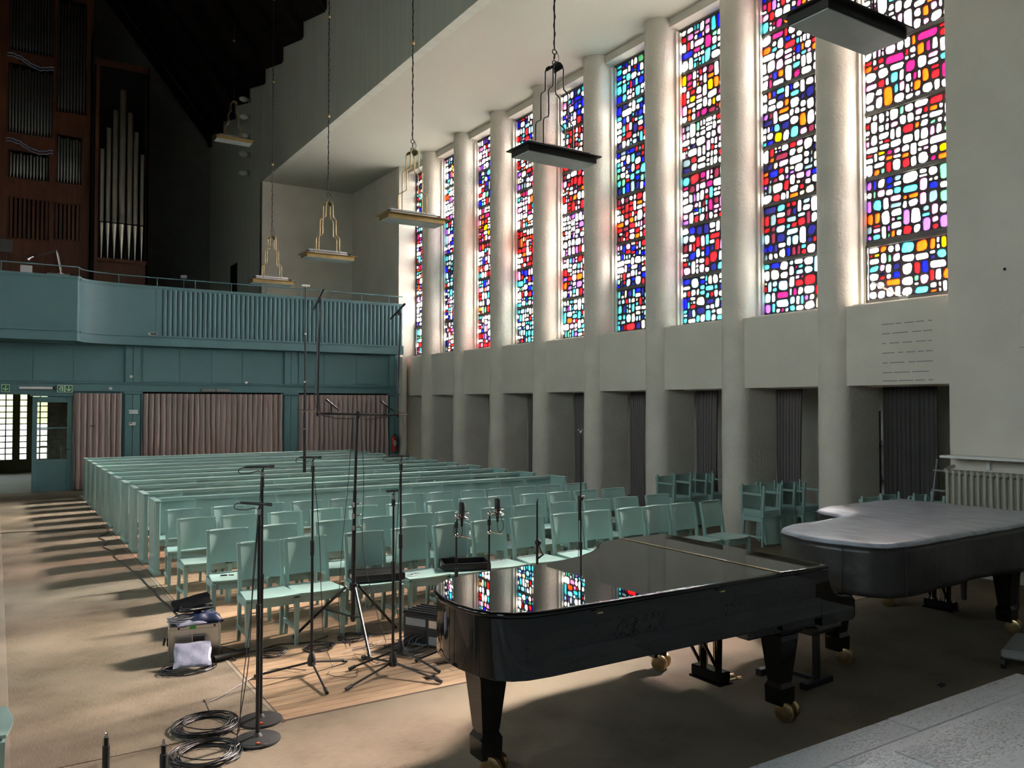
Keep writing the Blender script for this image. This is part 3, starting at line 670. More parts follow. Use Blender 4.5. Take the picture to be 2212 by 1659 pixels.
# glazed door (closed leaf)
dr = empty('door_1', (0, 0, 0), 0, 'teal half glazed double door leaf beside the bunched curtain', 'door', kind='structure')
dm = MB(); dm.box(0.70, 0.80, WY, WY+0.05, 0.07, 2.23, 0.004); dm.box(1.40, 1.50, WY, WY+0.05, 0.07, 2.23, 0.004); dm.box(0.80, 1.40, WY, WY+0.05, 2.10, 2.23, 0.003); dm.box(0.80, 1.40, WY, WY+0.05, 0.72, 0.80, 0.003); dm.box(0.80, 1.40, WY, WY+0.05, 0.07, 0.22, 0.003)
dm.build('door_frame', M['teal'], dr)
MB().box(0.80, 1.40, WY+0.015, WY+0.035, 0.22, 0.72).build('door_panel', M['teal'], dr)
MB().box(0.80, 1.40, WY+0.01, WY+0.04, 1.50, 1.53).build('glazing_bar', M['teal'], dr)
for a, b_ in ((0.80, 1.50), (1.53, 2.10)): MB().box(0.80, 1.40, WY+0.022, WY+0.028, a, b_).build('pane', M['clear'], dr)
MB().tube([(1.44, WY-0.01, 1.02), (1.44, WY-0.05, 1.02), (1.34, WY-0.055, 1.02)], 0.009, 8).build('door_handle', M['chrome'], dr)
MB().cyl(0.86, WY-0.015, 0.06, 0.20, 0.012, 8).build('door_bolt', M['teal'], dr)
d2 = empty('door_2', (0, 0, 0), 0, 'brown inner door seen through the gap behind the short curtain', 'door', kind='structure')
MB().box(1.60, 2.50, WY+0.02, WY+0.045, 0.07, 2.28).build('door_leaf', M['curtain'], d2)
MB().tube([(1.96, WY-0.13, 1.55), (1.86, WY-0.13, 1.55)], 0.012, 8).box(1.93, 1.96, WY-0.12, WY+0.0, 1.54, 1.56).build('door_handle', M['brassd'], d2)
# glass panel railing in vestibule
vr = MB(); vr.tube([(0.95, 24.0, 0.98), (1.95, 24.0, 0.98)], 0.015, 6)
for x in (1.15, 1.3, 1.45): vr.cyl(x, 24.0, 0.05, 0.97, 0.012, 6)
tag(vr.build('railing', M['chrome']), 'thin metal railing in the vestibule seen through the door glass', 'railing')

def text(name, body, size, loc, rot, m, parent, ext=0.0008):
    c = bpy.data.curves.new(name, 'FONT'); c.body = body; c.size = size; c.extrude = ext; c.align_x = 'CENTER'; c.align_y = 'CENTER'
    c.materials.append(m); tmp = bpy.data.objects.new('tmp', c); COL.objects.link(tmp); bpy.context.view_layer.update()
    me = bpy.data.meshes.new_from_object(tmp.evaluated_get(bpy.context.evaluated_depsgraph_get())); bpy.data.objects.remove(tmp); o = bpy.data.objects.new(name, me); COL.objects.link(o); o.location = loc; o.rotation_euler = rot; o.parent = parent; return o
# exit signs
def exit_sign(x0, x1, man, label):
    y = WY-0.08; z0, z1 = 2.33, 2.50
    r = empty('exit_sign', ((x0+x1)/2, y, z0), 0, label, 'sign')
    cx = (x0+x1)/2
    MB().box(x0-cx, x1-cx, 0, 0.05, 0, z1-z0, 0.003).build('sign_frame', M['signwhite'], r)
    b = MB(); nn_ = 2 if man else 1; ww = (x1-x0)/nn_
    for i in range(nn_): b.box(x0-cx+ww*i+0.012, x0-cx+ww*(i+1)-0.012, -0.003, 0.001, 0.014, z1-z0-0.014)
    b.build('sign_panel', M['green'], r)
    ax = x1-cx-ww/2; a = MB()
    a.box(ax-0.009, ax+0.009, -0.006, -0.003, 0.055, 0.145)
    a.prism([(ax-0.05, 0.095), (ax-0.05, 0.07), (ax, 0.028), (ax+0.05, 0.07), (ax+0.05, 0.095), (ax, 0.052)], -0.006, -0.003, 1)
    a.build('arrow', M['signwhite'], r)
    if man:
        mx_ = x0-cx+ww/2; q = MB()
        q.prism([(mx_+0.02, 0.03), (mx_+0.045, 0.03), (mx_+0.045, 0.14), (mx_-0.03, 0.14), (mx_-0.03, 0.128), (mx_+0.02, 0.128)], -0.006, -0.003, 1)
        q.prism([(mx_-0.005+0.011*math.cos(t*PI/5), 0.115+0.011*math.sin(t*PI/5)) for t in range(10)], -0.0065, -0.003, 1)
        for p_, q_ in (((mx_-0.008, 0.10), (mx_-0.02, 0.068)), ((mx_-0.01, 0.098), (mx_-0.042, 0.09)), ((mx_-0.01, 0.098), (mx_+0.012, 0.085)), ((mx_-0.02, 0.068), (mx_-0.045, 0.045)), ((mx_-0.02, 0.068), (mx_, 0.05)), ((mx_, 0.05), (mx_-0.008, 0.028))):
            q.bar((p_[0], -0.0045, p_[1]), (q_[0], -0.0045, q_[1]), 0.011, 0.003, up=(0, 1, 0))
        q.build('running_figure', M['signwhite'], r)
exit_sign(0.10, 0.26, False, 'green exit sign with a single down arrow left of the light bar')
exit_sign(1.18, 1.49, True, 'green exit sign with running figure and down arrow over the door')
lb_ = empty('light_bar', (0.76, WY-0.06, 2.40), 0, 'slim grey light bar above the open doorway', 'light')
MB().box(-0.32, 0.33, -0.03, 0.03, 0.0, 0.055, 0.006).build('housing', M['white'], lb_)
MB().box(0.33, 0.37, -0.035, 0.035, -0.005, 0.06, 0.006).build('end_cap', M['blackrub'], lb_)
l2 = empty('light_bar', (4.67, WY-0.06, 2.37), 0, 'wide grey double light bar above the middle curtains', 'light')
MB().box(-0.35, -0.01, -0.05, 0.03, 0.0, 0.075, 0.006).build('housing', M['grey'], l2); MB().box(0.01, 0.35, -0.05, 0.03, 0.0, 0.075, 0.006).build('housing', M['grey'], l2)
ws = empty('wall_sign', (2.78, WY-0.075, 1.83), 0, 'white sign reading WC on the teal post', 'sign')
MB().box(-0.10, 0.10, 0, 0.012, 0, 0.095, 0.003).build('sign_plate', M['white'], ws)
text('lettering', 'WC', 0.085, (-0.035, -0.001, 0.047), (PI/2, 0, 0), M['blueink'], ws)
MB().box(0.035, 0.085, -0.002, 0.0, 0.040, 0.055).build('arrow', M['grey'], ws)
th = empty('thermostat', (2.76, WY-0.085, 1.55), 0, 'white thermostat with a small dark display under the WC sign', 'thermostat')
MB().box(-0.075, 0.075, 0, 0.03, 0, 0.08, 0.006).build('housing', M['white'], th); MB().box(-0.06, -0.005, -0.002, 0.001, 0.045, 0.065).build('display', M['blackrub'], th)
for i, (x, z, l) in enumerate(((2.72, 2.69, 'small white sensor box on the teal post above the WC sign'), (5.42, 2.585, 'small white sensor box standing on the teal cornice'), (2.28, 2.40, 'small white sensor box on the beam above the short curtain'))):
    tag(MB().box(x-0.035, x+0.035, WY-0.10, WY-0.055, z, z+0.06, 0.006).build('sensor_box', M['white']), l, 'sensor')
pj = empty('camera_bracket', (3.13, 20.90, 3.70), 0.0, 'small white camera box on the corner of the bowed gallery front', 'camera')
MB().box(-0.09, 0.09, -0.13, 0.0, 0.0, 0.055, 0.006).build('housing', M['white'], pj); MB().box(-0.07, 0.07, -0.14, -0.128, 0.01, 0.045).build('lens_window', M['blackrub'], pj)
fx = empty('fire_extinguisher', (9.50, 21.12, 0.72), 0, 'red fire extinguisher with white label in the corner under the gallery', 'extinguisher')
MB().lathe([(0.001, 0), (0.07, 0.01), (0.075, 0.04), (0.075, 0.36), (0.05, 0.42), (0.025, 0.44), (0.025, 0.47)], n=16).build('cylinder_body', M['red'], fx, 40)
MB().box(-0.012, 0.012, -0.08, 0.02, 0.46, 0.50, 0.004).build('valve_handle', M['blackrub'], fx)
MB().box(-0.045, 0.045, -0.080, -0.068, 0.22, 0.27).box(-0.018, 0.018, -0.080, -0.066, 0.16, 0.33).build('label_plate', M['signwhite'], fx)
MB().tube(spline([(0.0, -0.03, 0.47), (0.07, -0.06, 0.42), (0.085, -0.05, 0.2), (0.08, -0.02, 0.08)]), 0.009, 6).build('hose', M['blackrub'], fx)
tag(MB().box(9.44, 9.58, 21.18, 21.24, 0.06, 1.2, 0.01).build('extinguisher_post', M['teal']), 'teal mounting board behind the fire extinguisher', 'board')

# ------------------------------------------------------------------ organ
og = empty('organ', (0, 0, 0), 0, 'reddish brown organ case with silver pipes on the gallery', 'organ')
OY = 29.0
def opening_panel(x0, x1, z0, z1, holes, name='case_panel', y=OY):
    xs_ = sorted({x0, x1, *[h[0] for h in holes], *[h[1] for h in holes]}); zs_ = sorted({z0, z1, *[h[2] for h in holes], *[h[3] for h in holes]})
    b = MB()
    for i in range(len(xs_)-1):
        for j in range(len(zs_)-1):
            cx, cz = (xs_[i]+xs_[i+1])/2, (zs_[j]+zs_[j+1])/2
            if any(h[0] < cx < h[1] and h[2] < cz < h[3] for h in holes): continue
            b.box(xs_[i], xs_[i+1], y, y+0.06, zs_[j], zs_[j+1])
    b.build(name, M['organ'], og)
holes = [(-1.0, -0.15, 7.0, 8.35), (0.26, 1.32, 7.16, 8.40), (1.47, 2.17, 7.25, 8.38), (0.24, 1.30, 9.02, 9.85), (1.52, 2.20, 9.04, 10.55), (0.20, 1.38, 10.4, 12.55), (1.5, 2.3, 11.3, 14.9), (-1.0, -0.1, 9.0, 10.3), (-1.0, -0.1, 11.3, 14.5), (0.2, 1.38, 12.95, 15.6)]
opening_panel(-1.6, 2.50, 3.60, 16.0, holes)
MB().box(-1.6, 2.5, OY+0.5, OY+0.6, 3.6, 16.0).build('case_back', M['organin'], og)
MB().box(2.44, 2.5, OY, OY+0.6, 3.6, 14).box(-1.6, -1.54, OY, OY+0.6, 3.6, 16).build('case_side', M['organ'], og)
for h in holes:
    fr = MB(); e = 0.035
    fr.box(h[0]-e, h[0], OY-0.025, OY, h[2]-e, h[3]+e, 0.004).box(h[1], h[1]+e, OY-0.025, OY, h[2]-e, h[3]+e, 0.004).box(h[0], h[1], OY-0.025, OY, h[2]-e, h[2], 0.004).box(h[0], h[1], OY-0.025, OY, h[3], h[3]+e, 0.004)
    fr.build('opening_frame', M['organ'], og)
for h in holes[:3]:
    nl_ = max(4, round((h[1]-h[0])/0.12))
    for i in range(nl_):
        x = h[0] + (i+0.5)*(h[1]-h[0])/nl_
        MB().box(x-0.035, x+0.035, OY+0.01, OY+0.03, h[2], h[3]).build('swell_shutter', M['organ'], og)
for hi, h in enumerate(holes[3:]):
    npp = round((h[1]-h[0])/0.085); 
    for i in range(npp):
        x = h[0] + (i+0.5)*(h[1]-h[0])/npp; r = 0.032
        top = h[3] - 0.04 - 0.12*abs(math.sin(i*1.1))*(1 if hi > 1 else 0.5)
        MB().tube([(x, OY+0.08, h[2]+0.01), (x, OY+0.08, h[2]+0.16), (x, OY+0.08, h[2]+0.17), (x, OY+0.08, top)], [0.008, r*0.9, r, r], 8).build('small_pipe', M['piped'], og, 40)
opening_panel(2.56, 4.12, 3.60, 13.1, [(2.66, 4.05, 6.72, 12.9)], 'tower_panel', OY-0.35)
MB().box(2.56, 4.12, OY+0.2, OY+0.3, 3.6, 13.1).box(4.06, 4.12, OY-0.35, OY+0.3, 3.6, 13.1).build('tower_back', M['organin'], og)
MB().box(2.64, 4.10, OY-0.42, OY-0.2, 6.60, 6.72, 0.01).build('pipe_shelf', M['organ'], og)
for i, (px_, r) in enumerate(((2.76, 0.062), (2.94, 0.070), (3.13, 0.080), (3.34, 0.095), (3.56, 0.080), (3.74, 0.070), (3.93, 0.060))):
    zt = (10.2, 10.9, 11.5, 12.2, 11.5, 10.9, 10.2)[i]; fz = 6.72; yy_ = OY-0.36
    p_ = MB().tube([(px_, yy_, fz), (px_, yy_, fz+1.12)], [0.012, r*0.98], 16).build('pipe_foot', M['pipe'], og, 50)
    p_ = MB().tube([(px_, yy_, fz+1.16), (px_, yy_, zt)], r, 18).build('pipe_body', M['pipe'], og, 50)
    MB().prism([(px_-r*0.85, fz+1.19), (px_+r*0.85, fz+1.19), (px_, fz+1.62)], yy_-r-0.012, yy_-r+0.01, 1).build('pipe_mouth', M['pipe'], p_)
for zz, yy_ in ((12.75, 0), (10.12, 0.0)):
    rb = MB(); pts = [(0.15+1.25*i/14, OY-0.06-0.02*math.sin(i*1.7), zz+0.09*math.sin(i*0.45+0.6)-0.012*i) for i in range(15)]
    for dz in (0, -0.09): rb.tube([(p[0], p[1], p[2]+dz+0.015*math.sin(p[0]*40)) for p in pts], 0.018, 5)
    rb.build('wavy_strip', M['paleblue'], og)  # wavy pale blue strips across the organ case
# organ console with lamp, paper, mirror
oc = empty('organ_console', (0.85, 23.6, 3.6), 0, 'dark organ console behind the gallery front', 'console')
MB().box(-0.75, 0.70, 0, 0.9, 0, 1.72, 0.02).build('console_case', M['organ'], oc); MB().box(0.2, 0.7, -0.05, 0.5, 1.72, 1.80, 0.01).build('console_top', M['alu'], oc)
pp_ = tag(MB().box(-0.13, 0.13, -0.004, 0.004, 0, 0.22).xf(Matrix.Translation((0.60, 23.58, 5.33)) @ Matrix.Rotation(-0.2, 4, 'X')).build('sheet_of_paper', M['white']), 'white sheet of music paper on the organ console', 'paper')
dl = empty('desk_lamp', (1.36, 23.75, 5.40), 0, 'silver jointed desk lamp clamped on the organ console', 'lamp')
MB().cyl(0, 0, 0, 0.03, 0.07, 14).build('base', M['alu'], dl)
MB().tube([(0, 0, 0.03), (0.0, 0, 0.07), (-0.10, 0, 0.58)], 0.012, 8).tube([(0.03, 0, 0.09), (-0.07, 0, 0.56)], 0.006, 6).build('lower_arm', M['alu'], dl)
MB().tube([(-0.10, 0, 0.58), (-0.62, 0, 0.39)], 0.012, 8).tube([(-0.10, 0, 0.62), (-0.5, 0, 0.46)], 0.006, 6).ball((-0.10, 0, 0.60), 0.022, 8).build('upper_arm', M['alu'], dl)
MB().tube([(-0.60, 0, 0.40), (-0.66, 0, 0.38), (-0.74, 0, 0.32)], [0.025, 0.045, 0.075], 14).build('lamp_shade', M['alu'], dl, 40)
mr = empty('organ_mirror', (0.17, 23.9, 5.88), 0, 'small tilted mirror beside the organ console', 'mirror')
MB().box(-0.13, 0.13, 0, 0.015, 0, 0.34, 0.003).xf(Matrix.Rotation(-0.15, 4, 'X')).build('mirror_glass', M['mirror'], mr)
MB().cyl(0, 0.03, -0.6, 0.02, 0.01, 8).build('bracket', M['blackmat'], mr)
gl = empty('gallery_stand_lamp', (4.30, 23.5, 3.6), 0, 'small grey headed stand behind the gallery rail in front of the dark recess', 'stand')
MB().cyl(0, 0, 0, 1.9, 0.012, 8).build('pole', M['blackmat'], gl); MB().box(-0.08, 0.08, -0.04, 0.04, 1.9, 2.0, 0.015).build('head', M['grey'], gl)
# niche doorway and five round spotlights on the gallery side wall
tag(MB().box(6.885, 6.905, 28.3, 29.2, 3.6, 6.9).build('door_3', M['roof']), 'dark doorway in the dim side wall of the gallery', 'door', kind='structure')
for i, z in enumerate((12.0, 11.42, 10.8, 10.2, 9.58)):
    r = empty('round_spotlight', (6.80, 26.76, z), 0, 'pale round spotlight, %s in the column on the dim wall' % ['topmost', 'second from the top', 'middle one', 'fourth from the top', 'lowest'][i], 'spotlight', 'spotlights on the gallery side wall')
    MB().ball((-0.12, 0, 0), 0.12, 12, (1.25, 0.8, 0.75)).build('lamp_head', M['white'], r, 60)
    MB().tube([(0.0, 0, 0), (0.10, 0, 0)], 0.02, 8).box(0.085, 0.105, -0.05, 0.05, -0.09, 0.09, 0.005).tube([(0.02, 0, 0.09), (0.05, 0, 0), (0.02, 0, -0.09)], 0.015, 6).build('bracket', M['grey'], r)
# gallery radiator peeping over the balustrade
gr_ = empty('gallery_radiator', (0, 0, 0), 0, 'low ribbed radiator behind the gallery balustrade under the cream wall', 'radiator')
for i in range(16): MB().box(7.58+0.105*i, 7.65+0.105*i, 25.05, 25.2, 3.61, 5.44, 0.03).build('radiator_section', M['radiator'], gr_)

# ------------------------------------------------------------------ pendant lamps
def pendant(loc, top, label, rz=0.0, iron=False):
    r = empty('pendant_lamp', loc, rz, label, 'lamp', 'pendant lamps in the nave')
    L_, W_ = 0.46, 0.17
    fl = M['brassd'] if not iron else M['rod']
    MB().prism([(-L_, -W_), (L_, -W_), (L_, W_), (-L_, W_)], 0.03, 0.095).build('housing', fl, r)
    MB().box(-L_-0.045, L_+0.045, -W_-0.045, W_+0.045, 0.095, 0.108, 0.003).build('rim', fl, r)
    MB().box(-L_+0.012, L_-0.012, -W_+0.012, W_-0.012, 0.022, 0.031).build('glass_panel', M['lampglass'], r)
    b = MB(); n = 10; pl = [(0.075*math.cos(PI*i/n), 0.13 + 0.075*math.sin(PI*i/n)) for i in range(n+1)]
    b.prism(pl, -0.36, 0.36, 0); b.build('reflector', M['white'], r, 40)
    for sx_ in (-0.2, 0.2): MB().box(sx_-0.11, sx_+0.11, -0.14, -0.09, 0.108, 0.14, 0.012).build('lamp_holder', M['white'], r)
    MB().box(-0.42, -0.40, -0.1, 0.1, 0.108, 0.16).box(0.40, 0.42, -0.1, 0.1, 0.108, 0.16).box(-0.42, 0.42, -0.104, -0.096, 0.15, 0.158).build('bracket', M['rod'], r)
    def arch(y):
        H = [(0.20, 0.10), (0.20, 0.42), (0.19, 0.45), (0.135, 0.48), (0.13, 0.51), (0.13, 0.76), (0.12, 0.79), (0.075, 0.82), (0.07, 0.85), (0.07, 1.04), (0.055, 1.085), (0.025, 1.11)]
        pts = [(-a, y, z) for a, z in H] + [(a, y, z) for a, z in H[::-1]]
        return MB().tube(pts, 0.0085, 6)
    am = M['brassd'] if not iron else M['rod']
    for y in (-0.075, 0.075): arch(y).build('stepped_arch', am, r, 60)
    b = MB(); pts = [(0.055*math.cos(PI*i/8), 1.05+0.062*math.sin(PI*i/8)) for i in range(9)]
    o_ = [(0.048*math.cos(PI*i/8), 1.05+0.055*math.sin(PI*i/8)) for i in range(9)][::-1]
    b.prism([(p[0], p[1]) for p in pts + o_], -0.075, 0.075, 1); b.build('saddle', am, r)
    for z in (1.13, 1.20, 1.255):
        b = MB(); b.tube([(0.028*math.cos(t*PI/6)*(1 if z != 1.2 else 0.4), 0.028*math.cos(t*PI/6)*(0 if z != 1.2 else 1), z+0.028*math.sin(t*PI/6)) for t in range(12)], 0.006, 5, closed=True)
        b.build('chain_link', M['rod'], r)
    MB().tube(spline([(0.03, 0, 1.27), (0.06, 0, 1.2), (0.03, 0, 1.10), (0.02, 0, 1.0)]), 0.004, 5).build('wire', M['rod'], r)
    rod = MB(); zz = 1.28; n = int((top-1.28)/0.025); A = []
    rod.tube([(0, 0, 1.28), (0, 0, top)], 0.008, 6)
    rod.tube([(0.010*math.cos(i*0.8), 0.010*math.sin(i*0.8), 1.28+i*0.025) for i in range(n)], 0.006, 4)
    rod.build('twisted_rod', M['rod'], r)
    z = 2.75
    while z < top: MB().ball((0, 0, z), 0.032, 10).build('rod_knob', M['brassd'], r, 60); z += 1.9
    return r
roofz = 14.2
names = ['nearest pendant lamp seen from below against the stained glass', 'dark pendant lamp hanging before the stained windows', 'brass pendant lamp hanging beside the first far piers',
         'brass pendant lamp hanging in front of the cream aisle end wall', 'smallest low pendant lamp just above the gallery rail']
for i, y in enumerate((3.62, 7.31, 10.97, 14.63, 18.3)): pendant((5.22, y, 4.74), roofz-4.74, names[i], iron=(i < 2))
pendant((5.22, 21.96, 8.98), roofz-8.98, 'dim high pendant lamp hanging above the organ gallery')

# ------------------------------------------------------------------ pews
NP = 12; px0, px1 = 1.66, 7.72; pstep = (px1-px0)/NP
end_b = MB().box(-0.028, 0.028, 0.0, 0.46, 0.035, 0.875, 0.006)
end_me = end_b.mesh('end_panel', M['seat'])
foot_me = MB().box(-0.04, 0.04, -0.012, 0.472, 0.0, 0.05, 0.005).mesh('end_foot', M['seat'])
cap_me = MB().box(-0.038, 0.038, -0.012, 0.475, 0.875, 0.895, 0.004).mesh('end_cap', M['seat'])
inset_me = MB().box(-0.032, -0.0285, 0.03, 0.43, 0.08, 0.84, 0.002).mesh('end_inset', M['seat'])
def lean(y0, y1, z0, z1, z): return y0 + (y1-y0)*(z-z0)/(z1-z0)
def slab(x0, x1, ya, yb, z0, z1, t0, t1):
    b = MB(); vs = [(x, y+t, z) for x in (x0, x1) for (y, z) in ((ya, z0), (yb, z1)) for t in (t0, t1)]
    return b.add(vs, [(0, 1, 3, 2), (4, 6, 7, 5), (0, 4, 5, 1), (2, 3, 7, 6), (0, 2, 6, 4), (1, 5, 7, 3)])
rail_me = MB().box(px0+0.02-4.69, px1-0.02-4.69, 0.385, 0.445, 0.855, 0.885, 0.006).mesh('top_rail', M['seat'])
seat_me = MB().box(px0+0.02-4.69, px1-0.02-4.69, 0.0, 0.40, 0.405, 0.432, 0.006).mesh('seat', M['seat'])
apr_me = MB().box(px0+0.02-4.69, px1-0.02-4.69, 0.025, 0.045, 0.345, 0.405).mesh('seat_apron', M['seat'])
def bowed(hw, ya, yb, z0, z1, sag, t, nx=8):
    b = MB(); vs = []
    for i in range(nx+1):
        u = i/nx*2-1; o = -sag*(u*u) + sag*0.35
        for (y, z) in ((ya, z0), (yb, z1)):
            for q in (0, t): vs.append((u*hw, y+o+q, z))
    fs = [(0, 1, 3, 2), (4*nx, 4*nx+2, 4*nx+3, 4*nx+1)]
    for i in range(nx): a = 4*i; fs += [(a, a+2, a+6, a+4), (a+1, a+5, a+7, a+3), (a, a+4, a+5, a+1), (a+2, a+3, a+7, a+6)]
    return b.add(vs, fs)
pan_me = bowed(pstep/2-0.004, 0.375, 0.413, 0.46, 0.835, 0.050, 0.012).mesh('back_panel', M['seat'], 40)
brail_me = MB().box(px0+0.02-4.69, px1-0.02-4.69, 0.365, 0.40, 0.40, 0.475, 0.003).mesh('lower_rail', M['seat'])
sti_me = slab(-0.010, 0.010, 0.340, 0.379, 0.45, 0.852, -0.006, 0.02).mesh('stile', M['seat'])
trl_me = slab(px0+0.02-4.69, px1-0.02-4.69, 0.400, 0.405, 0.838, 0.86, -0.016, 0.014).mesh('back_frame_rail', M['seat'])
led_me = MB().box(px0+0.02-4.69, px1-0.02-4.69, 0.44, 0.54, 0.78, 0.795, 0.003).mesh('book_ledge', M['seat'])
pews = []
for k in range(11):
    r = empty('pew', (4.69, 10.52+0.9*k, 0.0), 0, 'long sage teal pew with panelled back, %s behind the loose chairs' % ORD[k] if k else 'long sage teal pew directly behind the loose chairs', 'pew', 'pews')
    for x, s_ in ((px0-4.69, 1), (px1-4.69, -1)):
        e = link_mesh('end_panel', end_me, r, (x, 0, 0)); link_mesh('end_foot', foot_me, e); link_mesh('end_cap', cap_me, e)
        if s_ > 0: link_mesh('end_inset', inset_me, e)
    for n_, me_ in (('top_rail', rail_me), ('seat', seat_me), ('seat_apron', apr_me), ('lower_rail', brail_me), ('back_frame_rail', trl_me)): link_mesh(n_, me_, r)
    if k > 0 or True: link_mesh('book_ledge', led_me, r)
    for i in range(NP):
        link_mesh('back_panel', pan_me, r, (px0-4.69+pstep*(i+0.5), 0, 0))
        link_mesh('stile', sti_me, r, (px0-4.69+pstep*(i+1), 0, 0)) if i < NP-1 else None
tag(MB().box(-0.02, 0.02, -0.002, 0.002, -0.02, 0.02).build('note_card', M['white'], None, None, (6.02, 11.79, 0.80)), 'small white card stuck on the second pew back', 'card')

# ------------------------------------------------------------------ chairs
def make_chair():
    r = empty('chair', (0, 0, 0), 0, 'x', 'chair')
    W_ = 0.184; t = 0.030
    for s_ in (-1, 1):   # rear legs rise as back posts
        b = MB(); x0 = s_*W_; P = [(0.015, 0.0), (-0.005, 0.22), (-0.02, 0.44), (0.0, 0.62), (0.045, 0.84)]
        vs = []
        for i, (y, z) in enumerate(P):
            d = 0.020 if 0 < i < 4 else 0.015
            for dx, dy in ((-0.014, -d), (0.014, -d), (0.014, d), (-0.014, d)): vs.append((x0+dx, y+dy, z))
        fs = [(0, 3, 2, 1), tuple(4*4+i for i in range(4))]
        for i in range(4):
            for k in range(4): fs.append((4*i+k, 4*i+(k+1) % 4, 4*i+4+(k+1) % 4, 4*i+4+k))
        b.add(vs, fs).build('leg', M['seat'], r)
        b = MB(); x1 = s_*0.205
        vs = []
        for z, d in ((0.0, 0.013), (0.30, 0.019), (0.405, 0.021)):
            for dx, dy in ((-d, -d), (d, -d), (d, d), (-d, d)): vs.append((x1+dx, -0.375+dy, z))
        fs = [(0, 3, 2, 1), (8, 9, 10, 11)]
        for i in range(2):
            for k in range(4): fs.append((4*i+k, 4*i+(k+1) % 4, 4*i+4+(k+1) % 4, 4*i+4+k))
        b.add(vs, fs).build('leg', M['seat'], r)
        MB().box(s_*0.203-0.009, s_*0.203+0.009, -0.36, -0.01, 0.12, 0.15, 0.003).build('stretcher', M['seat'], r)
        MB().box(s_*0.200-0.011, s_*0.200+0.011, -0.36, -0.02, 0.355, 0.42, 0.003).build('seat_rail', M['seat'], r)
    # curved front apron
    n = 8; poly = [(-0.185+0.37*i/n, -0.385-0.02*math.sin(PI*i/n)) for i in range(n+1)] + [(0.185-0.37*i/n, -0.363-0.02*math.sin(PI*i/n)) for i in range(n+1)]
    MB().prism(poly, 0.355, 0.42).build('front_apron', M['seat'], r, 40)
    MB().box(-0.19, 0.19, -0.03, -0.01, 0.37, 0.42, 0.003).build('rear_apron', M['seat'], r)
    # seat: bowed front, slightly dished
    nx, ny = 10, 8; vs = []; fs = []
    for lay, zz in ((0, 0.44), (1, 0.424)):
        for j in range(ny+1):
            for i in range(nx+1):
                u = i/nx; v = j/ny
                hw = 0.185 + 0.040*v; x = (u*2-1)*hw; yb = -0.005; yf = -0.40-0.032*math.sin(PI*u)
                y = yb + (yf-yb)*v; z = zz - 0.010*math.sin(PI*u)*math.sin(PI*min(1, v*1.1))*(1 if lay == 0 else 0)
                vs.append((x, y, z))
    L_ = (nx+1)*(ny+1)
    for j in range(ny):
        for i in range(nx):
            a = j*(nx+1)+i; fs.append((a, a+nx+1, a+nx+2, a+1)); fs.append((L_+a, L_+a+1, L_+a+nx+2, L_+a+nx+1))
    for i in range(nx):
        a = i; fs.append((a, a+1, L_+a+1, L_+a)); a = ny*(nx+1)+i; fs.append((a, L_+a, L_+a+1, a+1))
    for j in range(ny):
        a = j*(nx+1); fs.append((a, L_+a, L_+a+nx+1, a+nx+1)); a += nx; fs.append((a, a+nx+1, L_+a+nx+1, L_+a))
    MB().add(vs, fs).build('seat', M['seat'], r, 50)
    MB().box(-0.17, 0.17, -0.37, -0.04, 0.418, 0.4235).build('seat_underside', M['underwood'], r)
    # back panel, gently curved and leaning
    nx, nz = 8, 5; vs = []; fs = []
    for lay in (0, 1):
        for j in range(nz+1):
            for i in range(nx+1):
                u = i/nx; v = j/nz; x = (u*2-1)*0.172; z = 0.525 + 0.31*v
                y = -0.022 + 0.055*v + 0.034*math.sin(PI*u) + (0.012 if lay else 0.0); vs.append((x, y, z))
    L_ = (nx+1)*(nz+1)
    for j in range(nz):
        for i in range(nx): a = j*(nx+1)+i; fs.append((a, a+1, a+nx+2, a+nx+1)); fs.append((L_+a, L_+a+nx+1, L_+a+nx+2, L_+a+1))
    for i in range(nx):
        a = i; fs.append((a, L_+a, L_+a+1, a+1)); a = nz*(nx+1)+i; fs.append((a, a+1, L_+a+1, L_+a))
    for j in range(nz):
        a = j*(nx+1); fs.append((a, a+nx+1, L_+a+nx+1, L_+a)); a += nx; fs.append((a, L_+a, L_+a+nx+1, a+nx+1))
    MB().add(vs, fs).build('backrest', M['seat'], r, 50)
    b = MB(); n = 8; pts = [((i/n*2-1)*0.172, 0.036+0.034*math.sin(PI*i/n), 0.836) for i in range(n+1)]
    b.tube(pts, 0.011, 6); b.build('top_rail', M['seat'], r, 50)
    return r
ROWS = [(7.25, [1.76, 2.17, 2.72, 3.2, 3.63, 4.08, 4.56, 5.06, 5.48, 5.98, 6.38, 6.81, 7.26], 'front row'),
        (8.12, [1.69, 2.17, 2.75, 3.22, 3.67, 4.1, 4.69, 5.14, 5.65, 6.17, 6.65, 7.2], 'second row'),
        (9.08, [1.6, 2.03, 2.53, 3.01, 3.44, 3.94, 4.44, 4.93, 5.32, 5.85, 6.27, 6.72, 7.22], 'third row'),
        (9.95, [1.62, 2.12, 2.59, 3.05, 3.53, 3.99, 4.48, 4.91, 5.41, 5.84, 6.28, 6.74, 7.2], 'fourth row')]
chair0 = make_chair(); used = False
for y, xs_, rn in ROWS:
    for i, x in enumerate(xs_):
        lab = 'sage teal wooden chair, %s from the aisle carpet in the %s' % (ORD[i], rn)
        loc = (x*1.0168+0.20, y + rnd.uniform(-0.02, 0.02), 0); rot = (0, 0, rnd.uniform(-0.05, 0.05))
        if rn == 'front row' and i == 12: rot = (0, 0, 0.12)
        if not used: chair0.location = loc; chair0.rotation_euler = rot; chair0['label'] = lab; chair0['group'] = 'loose chairs before the pews'; used = True
        else: dup(chair0, loc, rot, lab, 'loose chairs before the pews')
